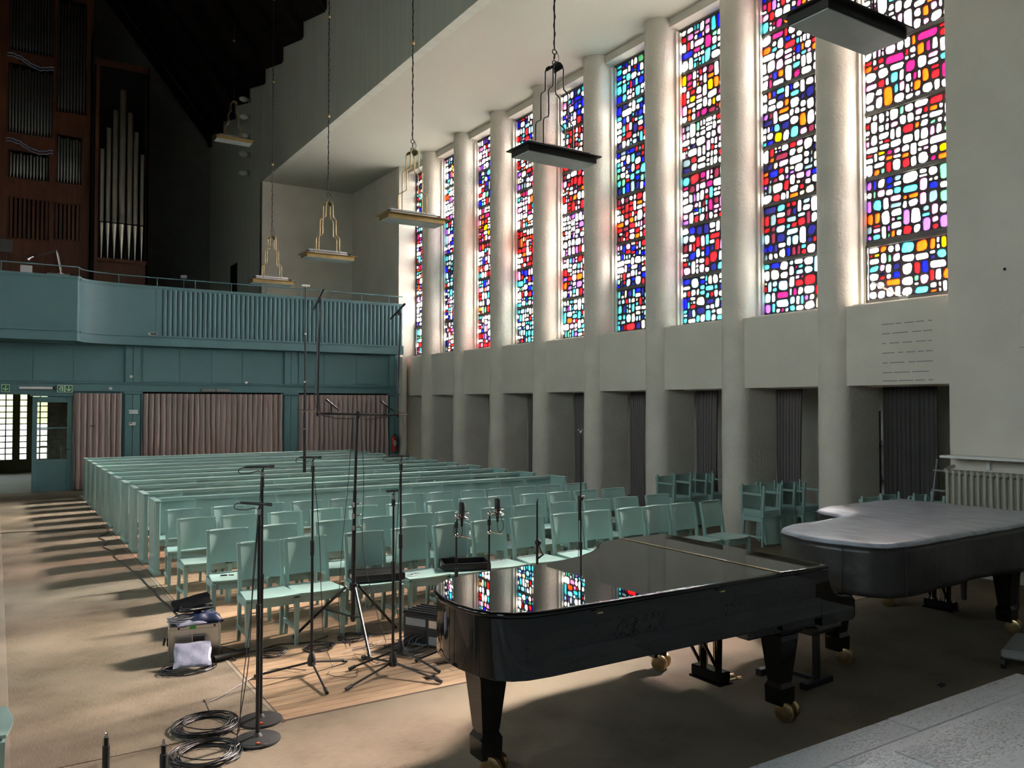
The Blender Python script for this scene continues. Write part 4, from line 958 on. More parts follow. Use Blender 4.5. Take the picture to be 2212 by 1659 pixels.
# stacked pairs in the niches (lower chair upright, upper chair upside down)
sp = [('in the niche nearest the radiator', [(9.55, 6.35), (10.05, 6.42), (10.45, 6.2)]),
      ('in the niche beside the covered piano', [(9.52, 8.30), (9.98, 8.42), (10.42, 8.30)]),
      ('in the niche behind the end of the front row', [(9.55, 10.15), (10.02, 10.25), (10.44, 10.15)])]
for nm, ps in sp:
    for i, (x, y) in enumerate(ps):
        w_ = ['outermost pair', 'middle pair', 'innermost pair'][i]
        dup(chair0, (x, y, 0), (0, 0, 0.0), 'upright teal chair %s, %s' % (nm, w_), 'stacked chairs in the niches')
        dup(chair0, (x, y-0.38, 0.882), (PI, 0, 0.0), 'upside down teal chair %s, %s' % (nm, w_), 'stacked chairs in the niches')
lc = dup(chair0, (-0.335, 4.92, 0), (0, 0, PI/2), 'teal chair seat edge at the left border across the aisle', None)
if 'group' in lc: del lc['group']

# ------------------------------------------------------------------ pianos
LID = [(4.60, 3.39), (2.45, 3.40), (2.30, 3.415), (2.20, 3.455), (2.12, 3.53), (2.07, 3.64), (2.05, 3.78), (2.055, 3.95), (2.09, 4.11), (2.16, 4.24), (2.27, 4.34), (2.42, 4.40), (2.62, 4.425),
       (2.95, 4.435), (3.20, 4.46), (3.42, 4.52), (3.60, 4.61), (3.73, 4.71), (3.83, 4.82), (3.93, 4.90), (4.08, 4.935), (4.60, 4.94)]
def inset(poly, d):
    n = len(poly); out = []
    A = sum(poly[i][0]*poly[(i+1) % n][1]-poly[(i+1) % n][0]*poly[i][1] for i in range(n))
    sg = 1 if A > 0 else -1
    for i in range(n):
        p, a, b = Vector(poly[i]), Vector(poly[i-1]), Vector(poly[(i+1) % n])
        e1 = (p-a).normalized(); e2 = (b-p).normalized(); n1 = Vector((-e1.y, e1.x))*sg; n2 = Vector((-e2.y, e2.x))*sg
        m_ = (n1+n2); m_ = m_/max(m_.length_squared, 0.5)*2; out.append(tuple(p + m_*d))
    return out
def rim_band(b, outer, inner, z0, z1):
    n = len(outer); vs = [(x, y, z) for z in (z0, z1) for P in (outer, inner) for x, y in P]
    fs = []
    for i in range(n):
        j = (i+1) % n
        fs += [(i, j, 2*n+j, 2*n+i), (n+i, 3*n+i, 3*n+j, n+j), (i, n+i, n+j, j), (2*n+i, 2*n+j, 3*n+j, 3*n+i)]
    return b.add(vs, fs)
def dens(poly, s=0.05):
    out = []
    for i in range(len(poly)):
        a, b = Vector(poly[i]), Vector(poly[(i+1) % len(poly)]); k = 1
        out.append(tuple(a))
    return out
def sq_leg(b, x, y, prof):
    vs = []; fs = []
    for h, z in prof: vs += [(x-h, y-h, z), (x+h, y-h, z), (x+h, y+h, z), (x-h, y+h, z)]
    for i in range(len(prof)-1):
        for k in range(4): fs.append((4*i+k, 4*i+(k+1) % 4, 4*i+4+(k+1) % 4, 4*i+4+k))
    m_ = 4*(len(prof)-1); fs += [(0, 3, 2, 1), (m_, m_+1, m_+2, m_+3)]
    return b.add(vs, fs)
LEGP = [(0.052, 0.098), (0.064, 0.106), (0.067, 0.215), (0.052, 0.245), (0.056, 0.265), (0.086, 0.56), (0.10, 0.575), (0.105, 0.60), (0.15, 0.625), (0.15, 0.66)]
def piano_body(root, lid=True):
    X0, Y0 = 2.05, 3.39
    def T(P): return [(x-X0, y-Y0) for x, y in P]
    L_ = T(LID); R_ = inset(L_, 0.022); RI = inset(L_, 0.10)
    b = MB(); b.prism(R_, 0.66, 0.965); b.build('rim', M['black'], root, 32)
    # belly frame slightly inset and lower
    b = MB(); b.prism(inset(L_, 0.06), 0.64, 0.66)
    b.box(0.16, 0.38, 0.30, 0.74, 0.615, 0.66).box(1.86, 2.60, 0.05, 1.50, 0.60, 0.66, 0.008)
    b.build('belly_frame', M['black'], root)
    # arms (cheeks) and keybed
    for y0_, y1_, nm in ((0.022, 0.085, 'arm'), (1.465, 1.528, 'arm')):
        prof = [(2.53, 0.60), (2.86, 0.60), (2.88, 0.62), (2.88, 0.73), (2.85, 0.755), (2.74, 0.765), (2.67, 0.79), (2.625, 0.84), (2.60, 0.90), (2.59, 0.965), (2.53, 0.965)]
        MB().prism(prof, y0_, y1_, 1).build(nm, M['black'], root)
    MB().box(2.5, 2.86, 0.085, 1.465, 0.62, 0.72, 0.006).build('keybed', M['black'], root)
    MB().box(2.56, 2.80, 0.085, 1.465, 0.72, 0.79, 0.02).build('fallboard', M['black'], root)
    MB().box(2.86, 2.875, 0.085, 1.465, 0.62, 0.70, 0.003).build('key_slip', M['black'], root)
    if lid:
        Lm = [p for p in L_]
        # main lid and front flap, separated at x = 2.10
        main = [(2.10, 0.0)] + [p for p in L_ if p[0] < 2.05] + [(2.10, 1.55)]
        flap = [(2.107, 0.0), (2.107, 1.55), (2.57, 1.55), (2.57, 0.0)]
        for P, nm in ((main, 'lid'), (flap, 'lid_flap')):
            q = inset(P, 0.004); n = len(P)
            b = MB(); vs = []
            for dz, di in ((0.972, 0.006), (0.979, 0.0), (0.989, 0.0), (0.9955, 0.003), (0.9990, 0.010), (1.0, 0.022)): vs += [(x, y, dz) for x, y in (inset(P, di) if di else P)]
            fs = [tuple(range(n))[::-1], tuple(range(5*n, 6*n))]
            for l in range(5):
                for i in range(n): fs.append((l*n+i, l*n+(i+1) % n, (l+1)*n+(i+1) % n, (l+1)*n+i))
            lo_ = b.add(vs, fs).build(nm, M['black'], root, 60)
            big = max(lo_.data.polygons, key=lambda f: (f.center.z, f.area)); lv = {lo_.data.loops[l].edge_index for l in big.loop_indices}
            at = lo_.data.attributes.get('sharp_edge') or lo_.data.attributes.new('sharp_edge', 'BOOLEAN', 'EDGE')
            for e_ in lv: at.data[e_].value = True
        MB().tube([(2.1035, 0.0, 1.0), (2.1035, 1.55, 1.0)], 0.0045, 6).build('hinge', M['brass'], root)
        for x_ in (0.85, 2.3): MB().ball((x_, 1.30 if x_ < 2 else 0.35, 1.001), 0.006, 6).build('lid_screw', M['brass'], root)
        for x_ in (0.68, 1.60): MB().box(x_-0.035, x_+0.0, -0.004, 0.006, 0.945, 0.953).build('lid_latch', M['brass'], root)
    for (x, y, rot) in ((0.27, 0.52, 0.6), (2.30, 0.18, 0.3), (2.30, 1.37, 0.5)):
        lg = MB(); sq_leg(lg, 0, 0, LEGP); lo = lg.build('leg', M['black'], root, None, (x, y, 0))
        c = MB(); W = 0.062
        for s_ in (-1, 1):
            c.tube([(s_*0.022, 0, W), (s_*0.024, 0, W), (s_*0.034, 0, W), (s_*0.056, 0, W), (s_*0.058, 0, W), (s_*0.058, 0, W), (s_*0.050, 0, W)], [0.02, W-0.004, W, W, W-0.006, W-0.016, W-0.018], 24)
            c.tube([(s_*0.050, 0, W), (s_*0.060, 0, W)], [0.022, 0.018], 12)
        c.tube([(-0.03, 0, W), (0.03, 0, W)], 0.018, 10); c.xf(Matrix.Translation((0, -0.05, 0))); c.tube([(0, -0.05, W), (0, -0.01, 0.085), (0, 0, 0.10)], [0.018, 0.02, 0.022], 10)
        c.xf(Matrix.Rotation(rot, 4, 'Z')); c.build('caster', M['brass'], lo, 40)
    # pedal lyre
    ly = MB(); lx = 2.28
    for y in (0.70, 0.84): ly.prism([(lx-0.02, 0.17), (lx+0.02, 0.17), (lx+0.035, 0.62), (lx-0.035, 0.62)], y-0.02, y+0.02, 1)
    ly.box(lx-0.05, lx+0.05, 0.66, 0.90, 0.60, 0.635, 0.004); lyo = ly.build('lyre', M['black'], root)
    MB().box(lx-0.055, lx+0.055, 0.63, 0.91, 0.10, 0.175, 0.008).box(lx-0.065, lx+0.065, 0.62, 0.92, 0.085, 0.102, 0.004).build('pedal_box', M['black'], lyo)
    for y in (0.70, 0.77, 0.84):
        MB().box(lx+0.04, lx+0.20, y-0.011, y+0.011, 0.075, 0.087, 0.003).tube([(lx+0.19, y-0.0, 0.082), (lx+0.23, y, 0.078)], [0.014, 0.017], 8).build('pedal', M['brass'], lyo)
        MB().tube([(lx-0.03, y, 0.17), (lx-0.03, y, 0.62)], 0.0045, 6).build('pedal_rod', M['brass'], lyo)
    for y in (0.69, 0.85): MB().bar((lx-0.01, y, 0.18), (lx-0.30, y+0.02, 0.64), 0.018, 0.018).build('lyre_brace', M['black'], lyo)
p1 = empty('grand_piano', (2.05, 3.39, 0), 0, 'glossy black concert grand piano with closed lid, nearest the viewer', 'piano', 'grand pianos')
piano_body(p1)
p2 = empty('grand_piano', (5.43, 3.57, 0), math.radians(1.5), 'second grand piano hidden under a black quilted cover, beside the radiator', 'piano', 'grand pianos')
piano_body(p2, lid=False)
# cover of the second piano
cv = empty('piano_cover', (5.43, 3.57, 0), math.radians(1.5), 'black leatherette cover, window sheen painted on its top, draped over the rear piano', 'cover')
C0 = [(3.02, -0.05), (2.0, -0.05), (1.2, -0.05), (0.45, -0.05), (0.28, -0.045), (0.14, 0.01), (0.05, 0.10), (-0.02, 0.26), (-0.04, 0.40), (-0.03, 0.60), (0.02, 0.76), (0.10, 0.92), (0.24, 1.02), (0.40, 1.06), (0.7, 1.075), (1.0, 1.09), (1.24, 1.13), (1.30, 1.22),
      (1.36, 1.42), (1.5, 1.58), (1.72, 1.64), (2.1, 1.64), (2.58, 1.64), (3.02, 1.62)]
P_ = []
for i in range(len(C0)):
    a, b_ = Vector(C0[i]), Vector(C0[(i+1) % len(C0)]); k = max(1, int((b_-a).length/0.12))
    for j in range(k): P_.append(tuple(a.lerp(b_, j/k)))
n = len(P_); inn = inset(P_, 0.03)
def cz(x): return 1.02
vs = []; rr = random.Random(5)
for ring, (P, z) in enumerate(((inset(P_, 0.05), 0.0), (inn, -0.003), (inset(P_, 0.008), -0.016), (P_, -0.04))):
    for i, (x, y) in enumerate(P): vs.append((x, y, cz(x)+z+0.003*math.sin(i*1.9)))
nt_ = n
b = MB(); b.add(vs, [tuple(range(n))] + [(l*n+i, l*n+(i+1) % n, (l+1)*n+(i+1) % n, (l+1)*n+i) for l in range(3) for i in range(n)])
b.build('cover_top', M['covertop'], cv, 60)
vs = []; rows = 9
for j in range(rows+1):
    t = j/rows
    for i, (x, y) in enumerate(P_):
        z = (cz(x)-0.04)*(1-t) + (0.625 + 0.012*math.sin(i*0.55))*t
        w_ = 0.016*t*math.sin(i*0.8+2*t) + 0.010*t*math.sin(i*1.7)
        nx_, ny_ = P_[(i+1) % n][1]-P_[i-1][1], -(P_[(i+1) % n][0]-P_[i-1][0]); l_ = math.hypot(nx_, ny_) or 1
        vs.append((x-nx_/l_*w_, y-ny_/l_*w_, z))
b = MB(); b.add(vs, [(j*n+i, j*n+(i+1) % n, (j+1)*n+(i+1) % n, (j+1)*n+i) for j in range(rows) for i in range(n)])
sk = b.build('cover_skirt', M['cover'], cv); sk.data.shade_smooth(); md = sk.modifiers.new('t', 'SOLIDIFY'); md.thickness = 0.004
b = MB(); b.tube([(x, y, cz(x)-0.035+0.003*math.sin(i*1.9)) for i, (x, y) in enumerate(P_)], 0.006, 5, closed=True); b.build('piping', M['cover'], cv)
b = MB(); b.tube([(-0.04+0.002, 0.26, 0.98), (-0.05, 0.27, 0.64)], 0.004, 5).tube([(0.28, -0.05, 0.98), (0.28, -0.06, 0.64)], 0.004, 5); b.build('seam', M['cover'], cv)

# piano bench (adjustable, two post feet)
bn = empty('piano_bench', (5.07, 4.03, 0), 0.06, 'black padded piano bench on flat T feet under the near piano', 'bench', 'piano benches')
vs = []; fs = []; nx, ny = 10, 10
for lay in (0, 1):
    for j in range(ny+1):
        for i in range(nx+1):
            u, v = i/nx*2-1, j/ny*2-1; e = (1-abs(u)**4)*(1-abs(v)**6)
            vs.append((u*0.155, v*0.30, (0.455+0.055*e**0.5) if lay == 0 else 0.43))
L_ = (nx+1)*(ny+1)
for j in range(ny):
    for i in range(nx): a = j*(nx+1)+i; fs.append((a, a+1, a+nx+2, a+nx+1)); fs.append((L_+a, L_+a+nx+1, L_+a+nx+2, L_+a+1))
for i in range(nx): a = i; fs.append((a, L_+a, L_+a+1, a+1)); a = ny*(nx+1)+i; fs.append((a, a+1, L_+a+1, L_+a))
for j in range(ny): a = j*(nx+1); fs.append((a, a+nx+1, L_+a+nx+1, L_+a)); a += nx; fs.append((a, L_+a, L_+a+nx+1, a+nx+1))
MB().add(vs, fs).build('cushion', M['leather'], bn, 60)
MB().box(-0.13, 0.13, -0.25, 0.25, 0.39, 0.43, 0.004).build('seat_frame', M['blackmat'], bn)
for y in (-0.19, 0.19):
    MB().box(-0.025, 0.025, y-0.02, y+0.02, 0.05, 0.40, 0.004).build('column', M['blackmat'], bn)
    MB().box(-0.17, 0.17, y-0.03, y+0.03, 0.0, 0.05, 0.006).build('foot', M['blackmat'], bn)
MB().box(-0.02, 0.02, -0.19, 0.19, 0.03, 0.06).build('crossbar', M['blackmat'], bn)
b2 = empty('piano_bench', (8.47, 4.42, 0), 0.0, 'black four legged piano bench behind the covered piano', 'bench', 'piano benches')
MB().box(-0.18, 0.18, -0.30, 0.30, 0.40, 0.50, 0.02).build('cushion', M['leather'], b2)
for x in (-0.15, 0.15):
    for y in (-0.26, 0.26): lg = MB(); sq_leg(lg, 0, 0, [(0.018, 0), (0.028, 0.40)]); lg.build('leg', M['blackmat'], b2, None, (x, y, 0))

# ------------------------------------------------------------------ radiator, shelf, ladder and wall things
rd = empty('radiator', (0, 0, 0), 0, 'big cream ribbed radiator under the white shelf', 'radiator')
me_ = MB(); prof = [(0.0, 0.0)]
me_.tube([(0, 0, 0.20), (0, 0, 0.26), (0, 0, 1.20), (0, 0, 1.27)], [0.012, 0.022, 0.022, 0.014], 8).tube([(0.10, 0, 0.20), (0.10, 0, 0.26), (0.10, 0, 1.20), (0.10, 0, 1.27)], [0.012, 0.022, 0.022, 0.014], 8)
me_.ball((0.05, 0, 1.24), 0.05, 10, (1.5, 0.75, 0.7)).ball((0.05, 0, 0.22), 0.05, 10, (1.5, 0.75, 0.7)); rm = me_.mesh('radiator_section', M['radiator'], 60)
for i in range(44): link_mesh('radiator_section', rm, rd, (9.62, 5.40-0.0725*i, 0))
MB().tube([(9.67, 5.46, 1.25), (9.67, 2.2, 1.25)], 0.022, 8).tube([(9.67, 5.46, 0.22), (9.67, 2.2, 0.22)], 0.022, 8).tube(spline([(9.67, 5.45, 1.25), (9.70, 5.47, 1.27), (9.78, 5.46, 1.29), (9.84, 5.44, 1.31)]), 0.016, 8).build('radiator_pipe', M['radiator'], rd, 50)
tag(MB().box(9.52, 9.86, 1.8, 5.44, 1.415, 1.445, 0.006).box(9.80, 9.82, 5.0, 5.04, 1.29, 1.415).box(9.80, 9.82, 3.6, 3.64, 1.29, 1.415).build('wall_shelf', M['white']), 'long white shelf board above the radiator', 'shelf')
tag(MB().box(9.80, 9.86, 3.9, 4.66, 2.70, 3.10, 0.006).build('wall_box', M['plaster']), 'cream wall box at the right border above the shelf', 'box')
tag(MB().ball((9.84, 4.82, 3.62), 0.018, 8).build('wall_hook', M['blackrub']), 'tiny black hook on the plain right wall', 'hook')
ld = empty('step_ladder', (9.95, 5.75, 0), 0, 'narrow grey step ladder leaning in the niche beside the radiator', 'ladder')
for s_ in (-0.13, 0.13): MB().bar((0.0, s_, 0.0), (0.30, s_, 1.35), 0.018, 0.03).build('ladder_rail', M['grey'], ld)
for i in range(5): MB().box(0.05*i, 0.05*i+0.08, -0.13, 0.13, 0.25*(i+0.8), 0.25*(i+0.8)+0.02).build('rung', M['grey'], ld)
# window openers
for yy_, xx_, nm in ((6.35, 10.34, 'first'), (20.8, 10.34, 'last')):
    wo = empty('window_opener', (xx_, yy_, 3.47), 0, 'white lever of the casement opener in the %s stained window' % nm, 'opener')
    MB().tube([(-0.02, 0, 0.02), (-0.10, 0.42 if nm == 'first' else 0.35, 0.28 if nm == 'first' else 0.12)], 0.012, 8).build('lever', M['white'], wo); MB().box(-0.05, 0.0, -0.05, 0.05, 0.0, 0.05, 0.008).build('hinge_block', M['grey'], wo)
    MB().bar((-0.03, -0.05, 0.0), (-0.03, 0.03, 0.09), 0.01, 0.01).build('linkage', M['grey'], wo)
# conduit at gallery corner
tag(MB().tube([(9.845, 21.35, 4.9), (9.84, 21.30, 3.45), (9.84, 21.28, 2.66), (9.84, 21.45, 2.62)], 0.008, 6).build('conduit', M['plaster']), 'thin painted cable conduit down the cream wall by the gallery', 'conduit')
# niche equipment
cr_ = empty('coat_rack', (11.35, 9.98, 0), 0, 'black lattice coat rack with hanging bags behind the third niche curtain', 'rack')
MB().cyl(0.0, -0.20, 0, 1.92, 0.02, 8).cyl(0.0, 0.20, 0, 1.92, 0.02, 8).tube([(0, -0.25, 1.92), (0, 0.3, 1.92)], 0.03, 8).build('frame', M['blackmat'], cr_)
lat = MB()
for i in range(7): lat.bar((0, -0.2, 0.1+0.2*i), (0, 0.2, 0.3+0.2*i), 0.012, 0.012).bar((0, 0.2, 0.1+0.2*i), (0, -0.2, 0.3+0.2*i), 0.012, 0.012)
lat.build('lattice', M['blackmat'], cr_)
MB().prism([(-0.05, 1.1), (0.10, 1.0), (0.12, 1.5), (0.06, 1.75), (-0.02, 1.80)], -0.03, 0.03, 0).build('hanging_bag', M['blackrub'], cr_)
sh = empty('storage_shelf', (11.6, 7.95, 0), 0, 'dark storage shelf with boards in the second niche', 'shelf')
for x in (-0.2, 0.2):
    for y in (-0.25, 0.25): MB().box(x-0.015, x+0.015, y-0.015, y+0.015, 0, 1.95).build('post', M['blackmat'], sh)
for z in (0.4, 0.9, 1.45): MB().box(-0.22, 0.22, -0.28, 0.28, z, z+0.03).build('shelf_board', M['grey'], sh)
ms = empty('music_stand', (10.55, 7.72, 0), 0.3, 'folded dark music stand in the second niche', 'stand')
MB().cyl(0, 0, 0.1, 1.25, 0.012, 8).tube([(0, 0, 0.25), (0.22, 0, 0.01)], 0.008, 6).tube([(0, 0, 0.25), (-0.15, 0.17, 0.01)], 0.008, 6).tube([(0, 0, 0.25), (-0.15, -0.17, 0.01)], 0.008, 6).build('tripod', M['blackmat'], ms)
MB().box(-0.02, 0.02, -0.24, 0.24, 1.22, 1.5).xf(Matrix.Rotation(0.3, 4, 'Y')).build('desk', M['blackmat'], ms)
tag(MB().box(10.85, 10.9, 7.5, 7.95, 0.0, 0.75).build('folded_table', M['blackrub']), 'folded black table top leaning in the second niche', 'table')

# trolley at right edge
tl = empty('wheeled_trolley', (6.74, 3.19, 0), 0.3, 'grey wheeled trolley at the right border by the steps', 'trolley')
MB().box(-0.12, 0.5, -0.15, 0.15, 0.09, 0.16, 0.015).build('deck', M['grey'], tl)
for x in (-0.06, 0.42):
    for y in (-0.14, 0.14): MB().tube([(x, y-0.015, 0.045), (x, y+0.015, 0.045)], 0.045, 14).build('wheel', M['blackrub'], tl)
# floor markers
tag(MB().prism([(0, 0), (0.10, 0.02), (0.11, 0.06), (0.03, 0.05)], 0.0005, 0.004).xf(Matrix.Translation((5.8, 3.32, 0))).build('tape_scrap', M['blackrub']), 'dark scrap of tape on the carpet by the steps', 'tape')

# ------------------------------------------------------------------ microphones and stands
VR = Vector((0.843, -0.537, 0))
def mic_pencil(loc, d, label, loop=True, ln=0.155, r_=0.0105):
    m = empty('microphone', loc, 0, label, 'microphone', 'pencil microphones')
    d = Vector(d).normalized()
    MB().tube([d*(-ln*0.42), d*(ln*0.28), d*(ln*0.30), d*(ln*0.5)], [r_*0.8, r_*0.8, r_, r_], 12).build('microphone_body', M['blackmat'], m, 40)
    MB().tube([d*(-ln*0.42), d*(-ln*0.75)], [0.009, 0.007], 8).build('plug', M['blackrub'], m)
    if loop: MB().tube(spline([d*(-ln*0.75), d*(-ln*0.98)+Vector((0, 0, -0.015)), d*(-ln*0.95)+Vector((0, 0, -0.04)), d*(-ln*0.55)+Vector((0, 0, -0.042)), d*(-ln*0.1)+Vector((0, 0, -0.03)), d*0.0+Vector((0.012, 0, -0.10))]), 0.0032, 5).build('cable_loop', M['cable'], m)
    return m
def stand_top(root, h):
    MB().cyl(0, 0, h-0.05, h-0.018, 0.012, 10).build('clip_joint', M['chrome'], root)
    MB().cyl(0, 0, h-0.02, h-0.004, 0.008, 8).tube([(0, 0, h-0.012), (0.010, 0, h-0.002), (0, 0, h+0.009)], 0.005, 6).build('microphone_clip', M['blackrub'], root)
def disc_stand(x, y, h, label):
    r = empty('microphone_stand', (x, y, 0), 0, label, 'stand', 'round base microphone stands')
    MB().lathe([(0.134, 0), (0.138, 0.006), (0.136, 0.014), (0.09, 0.024), (0.03, 0.030), (0.02, 0.045), (0.015, 0.05)], n=36).build('round_base', M['blackrub'], r, 35)
    MB().cyl(0, 0, 0.04, h*0.52, 0.0125, 12).build('lower_pole', M['blackmat'], r, 40)
    MB().cyl(0, 0, h*0.52, h*0.58, 0.016, 12).build('clutch', M['blackrub'], r, 40)
    MB().cyl(0, 0, h*0.58, h-0.07, 0.0085, 10).build('upper_pole', M['blackmat'], r, 40)
    MB().cyl(0, 0, h-0.12, h-0.05, 0.015, 10, 0.010).build('collar', M['blackrub'], r, 40)
    MB().box(-0.03, -0.012, -0.108, -0.092, 0.018, 0.027).build('tape_mark', M['tape'], r); stand_top(r, h); return r
def tripod(x, y, h, feet, label, hub=0.105, boom=None, thick=1.0):
    r = empty('microphone_stand', (x, y, 0), 0, label, 'stand', 'tripod microphone stands')
    MB().lathe([(0.028, hub-0.045), (0.034, hub-0.02), (0.030, hub+0.01), (0.016, hub+0.055), (0.012, hub+0.06)], n=14).build('hub', M['blackrub'], r, 40)
    for fx_, fy_ in feet:
        v = Vector((fx_-x, fy_-y, 0)); e = v*0.93; l = MB().tube([(v.x*0.05, v.y*0.05, hub-0.02), (e.x, e.y, 0.022)], 0.0085*thick, 8).build('leg', M['blackmat'], r, 40)
        MB().tube([(v.x*0.88, v.y*0.88, 0.025), (v.x, v.y, 0.014)], 0.0135*thick, 10).build('rubber_foot', M['blackrub'], l, 40)
    MB().cyl(0, 0, hub, h*0.55, 0.011*thick, 12).build('lower_pole', M['blackmat'], r, 40)
    MB().cyl(0, 0, h*0.55, h*0.62, 0.016, 12).build('clutch', M['blackrub'], r, 40)
    MB().cyl(0, 0, h*0.62, h-0.05, 0.008, 10).build('upper_pole', M['blackmat'], r, 40)
    MB().cyl(0, 0, h-0.10, h-0.05, 0.015, 10).build('collar', M['blackrub'], r, 40); stand_top(r, h); return r
disc_stand(1.475, 5.35, 1.63, 'taller black microphone stand on a round cast base, standing behind the other one')
mic_pencil((1.475, 5.35, 1.645), VR*1.0 + Vector((0, 0, 0.03)), 'black pencil microphone on the taller round base stand')
disc_stand(1.375, 5.05, 1.425, 'shorter black microphone stand on a round cast base, nearest the viewer')
mic_pencil((1.375, 5.05, 1.44), VR*1.0 + Vector((0, 0, -0.06)), 'black pencil microphone on the shorter round base stand')
tripod(2.06, 6.08, 1.63, [(1.66, 6.20), (2.0, 5.57), (2.38, 6.18)], 'slim black tripod microphone stand in front of the second chair')
mic_pencil((2.06, 6.08, 1.645), VR + Vector((0, 0, 0.0)), 'black pencil microphone on the slim tripod before the second chair', ln=0.13)
tripod(2.77, 6.02, 1.62, [(2.32, 5.98), (2.88, 5.55), (3.05, 6.42)], 'taller black tripod microphone stand close to the piano tail')
mic_pencil((2.77, 6.02, 1.635), VR + Vector((0, 0, 0.0)), 'black pencil microphone on the taller tripod by the piano tail', ln=0.14)
tripod(2.58, 5.74, 1.375, [(2.14, 5.57), (2.79, 5.34), (2.52, 6.2)], 'shorter black tripod microphone stand in front of the big tripod')
mic_pencil((2.58, 5.74, 1.39), VR + Vector((0, 0, 0.08)), 'small pencil microphone on the shorter tripod stand', loop=False, ln=0.075)
# big stand with crossbar array
bs = empty('tall_array_stand', (2.64, 6.71, 0), 0, 'tall black tripod stand carrying a wide crossbar with two upright arms', 'stand')
for fx_, fy_ in ((-0.40, 0.36), (-0.07, -0.54), (0.47, 0.17)):
    l = MB().tube([(fx_*0.12, fy_*0.12, 0.47), (fx_, fy_, 0.02)], 0.012, 8).build('leg', M['blackmat'], bs, 40)
    MB().tube([(fx_*0.95, fy_*0.95, 0.04), (fx_*1.02, fy_*1.02, 0.008)], 0.015, 8).build('rubber_foot', M['blackrub'], l, 40)
    MB().tube([(0, 0, 0.21), (fx_*0.5, fy_*0.5, 0.27)], 0.008, 6).build('brace', M['blackmat'], bs)
MB().cyl(0, 0, 0.44, 0.50, 0.035, 12).cyl(0, 0, 0.19, 0.23, 0.025, 12).build('collar', M['blackmat'], bs, 40)
MB().tube([(0, 0, 0.17), (0.005, 0, 1.0)], 0.019, 12).build('lower_pole', M['blackmat'], bs, 40)
MB().tube([(0.005, 0, 1.0), (0.012, 0, 1.3)], 0.016, 12).build('middle_pole', M['blackmat'], bs, 40)
MB().tube([(0.012, 0, 1.3), (0.03, 0, 1.97)], 0.0125, 12).build('upper_pole', M['blackmat'], bs, 40)
for z in (0.98, 1.08, 1.18): MB().cyl(0.005, 0, z-0.02, z+0.02, 0.022, 12).tube([(0.02, 0, z), (0.05, -0.01, z+0.005)], 0.005, 6).ball((0.055, -0.012, z+0.008), 0.011, 8).build('locking_knob', M['chrome'], bs, 50)
MB().tube([(-0.34, 0, 1.975), (0.42, 0, 1.955)], 0.010, 8).cyl(0.035, 0, 1.93, 1.99, 0.016, 8).build('crossbar', M['blackmat'], bs, 40)
MB().tube([(-0.33, 0, 1.95), (-0.325, 0, 2.45), (-0.31, 0, 2.96)], 0.010, 8).build('upright_arm', M['blackmat'], bs, 40)
MB().tube([(0.41, 0, 1.94), (0.42, 0, 2.4), (0.44, 0, 2.88)], 0.010, 8).build('upright_arm', M['blackmat'], bs, 40)
MB().tube([(-0.33, 0, 1.99), (-0.47, 0.03, 2.0)], 0.006, 6).tube([(0.41, 0, 1.97), (0.50, -0.03, 1.965)], 0.006, 6).build('wing_handle', M['chrome'], bs, 40)
MB().tube(spline([(-0.31, -0.012, 2.9), (-0.35, -0.02, 2.4), (-0.345, -0.02, 2.02), (-0.2, -0.015, 1.94), (0, -0.02, 1.93)]), 0.0035, 5).tube(spline([(0.44, -0.012, 2.84), (0.40, -0.02, 2.4), (0.40, -0.02, 2.0), (0.2, -0.015, 1.93), (0.04, -0.02, 1.93)]), 0.0035, 5).build('cable', M['cable'], bs)
for (a, b_, l) in (((2.29, 6.71, 2.90), (2.345, 6.69, 3.03), 'microphone on top of the left upright arm of the array'), ((3.01, 6.71, 2.85), (3.11, 6.69, 2.96), 'microphone on top of the right upright arm of the array')):
    a, b_ = Vector(a), Vector(b_); c = (a+b_)/2; d = b_-a
    m = mic_pencil(c, d, l, loop=False, ln=0.16); MB().tube([Vector((0, 0, -0.05)), Vector((0, 0, 0))], 0.012, 8).build('swivel', M['blackrub'], m)
for (a, b_, l) in (((2.47, 6.70, 2.025), (2.385, 6.70, 2.09), 'small microphone on the left part of the array crossbar'), ((2.985, 6.70, 2.01), (2.885, 6.70, 2.08), 'small microphone on the right part of the array crossbar')):
    a, b_ = Vector(a), Vector(b_); c = (a+b_)/2
    m = mic_pencil(c, b_-a, l, loop=False, ln=0.12); MB().tube([Vector((-0.0, 0, -0.095)), Vector((0, 0, 0))], 0.008, 8).build('swivel', M['blackrub'], m)
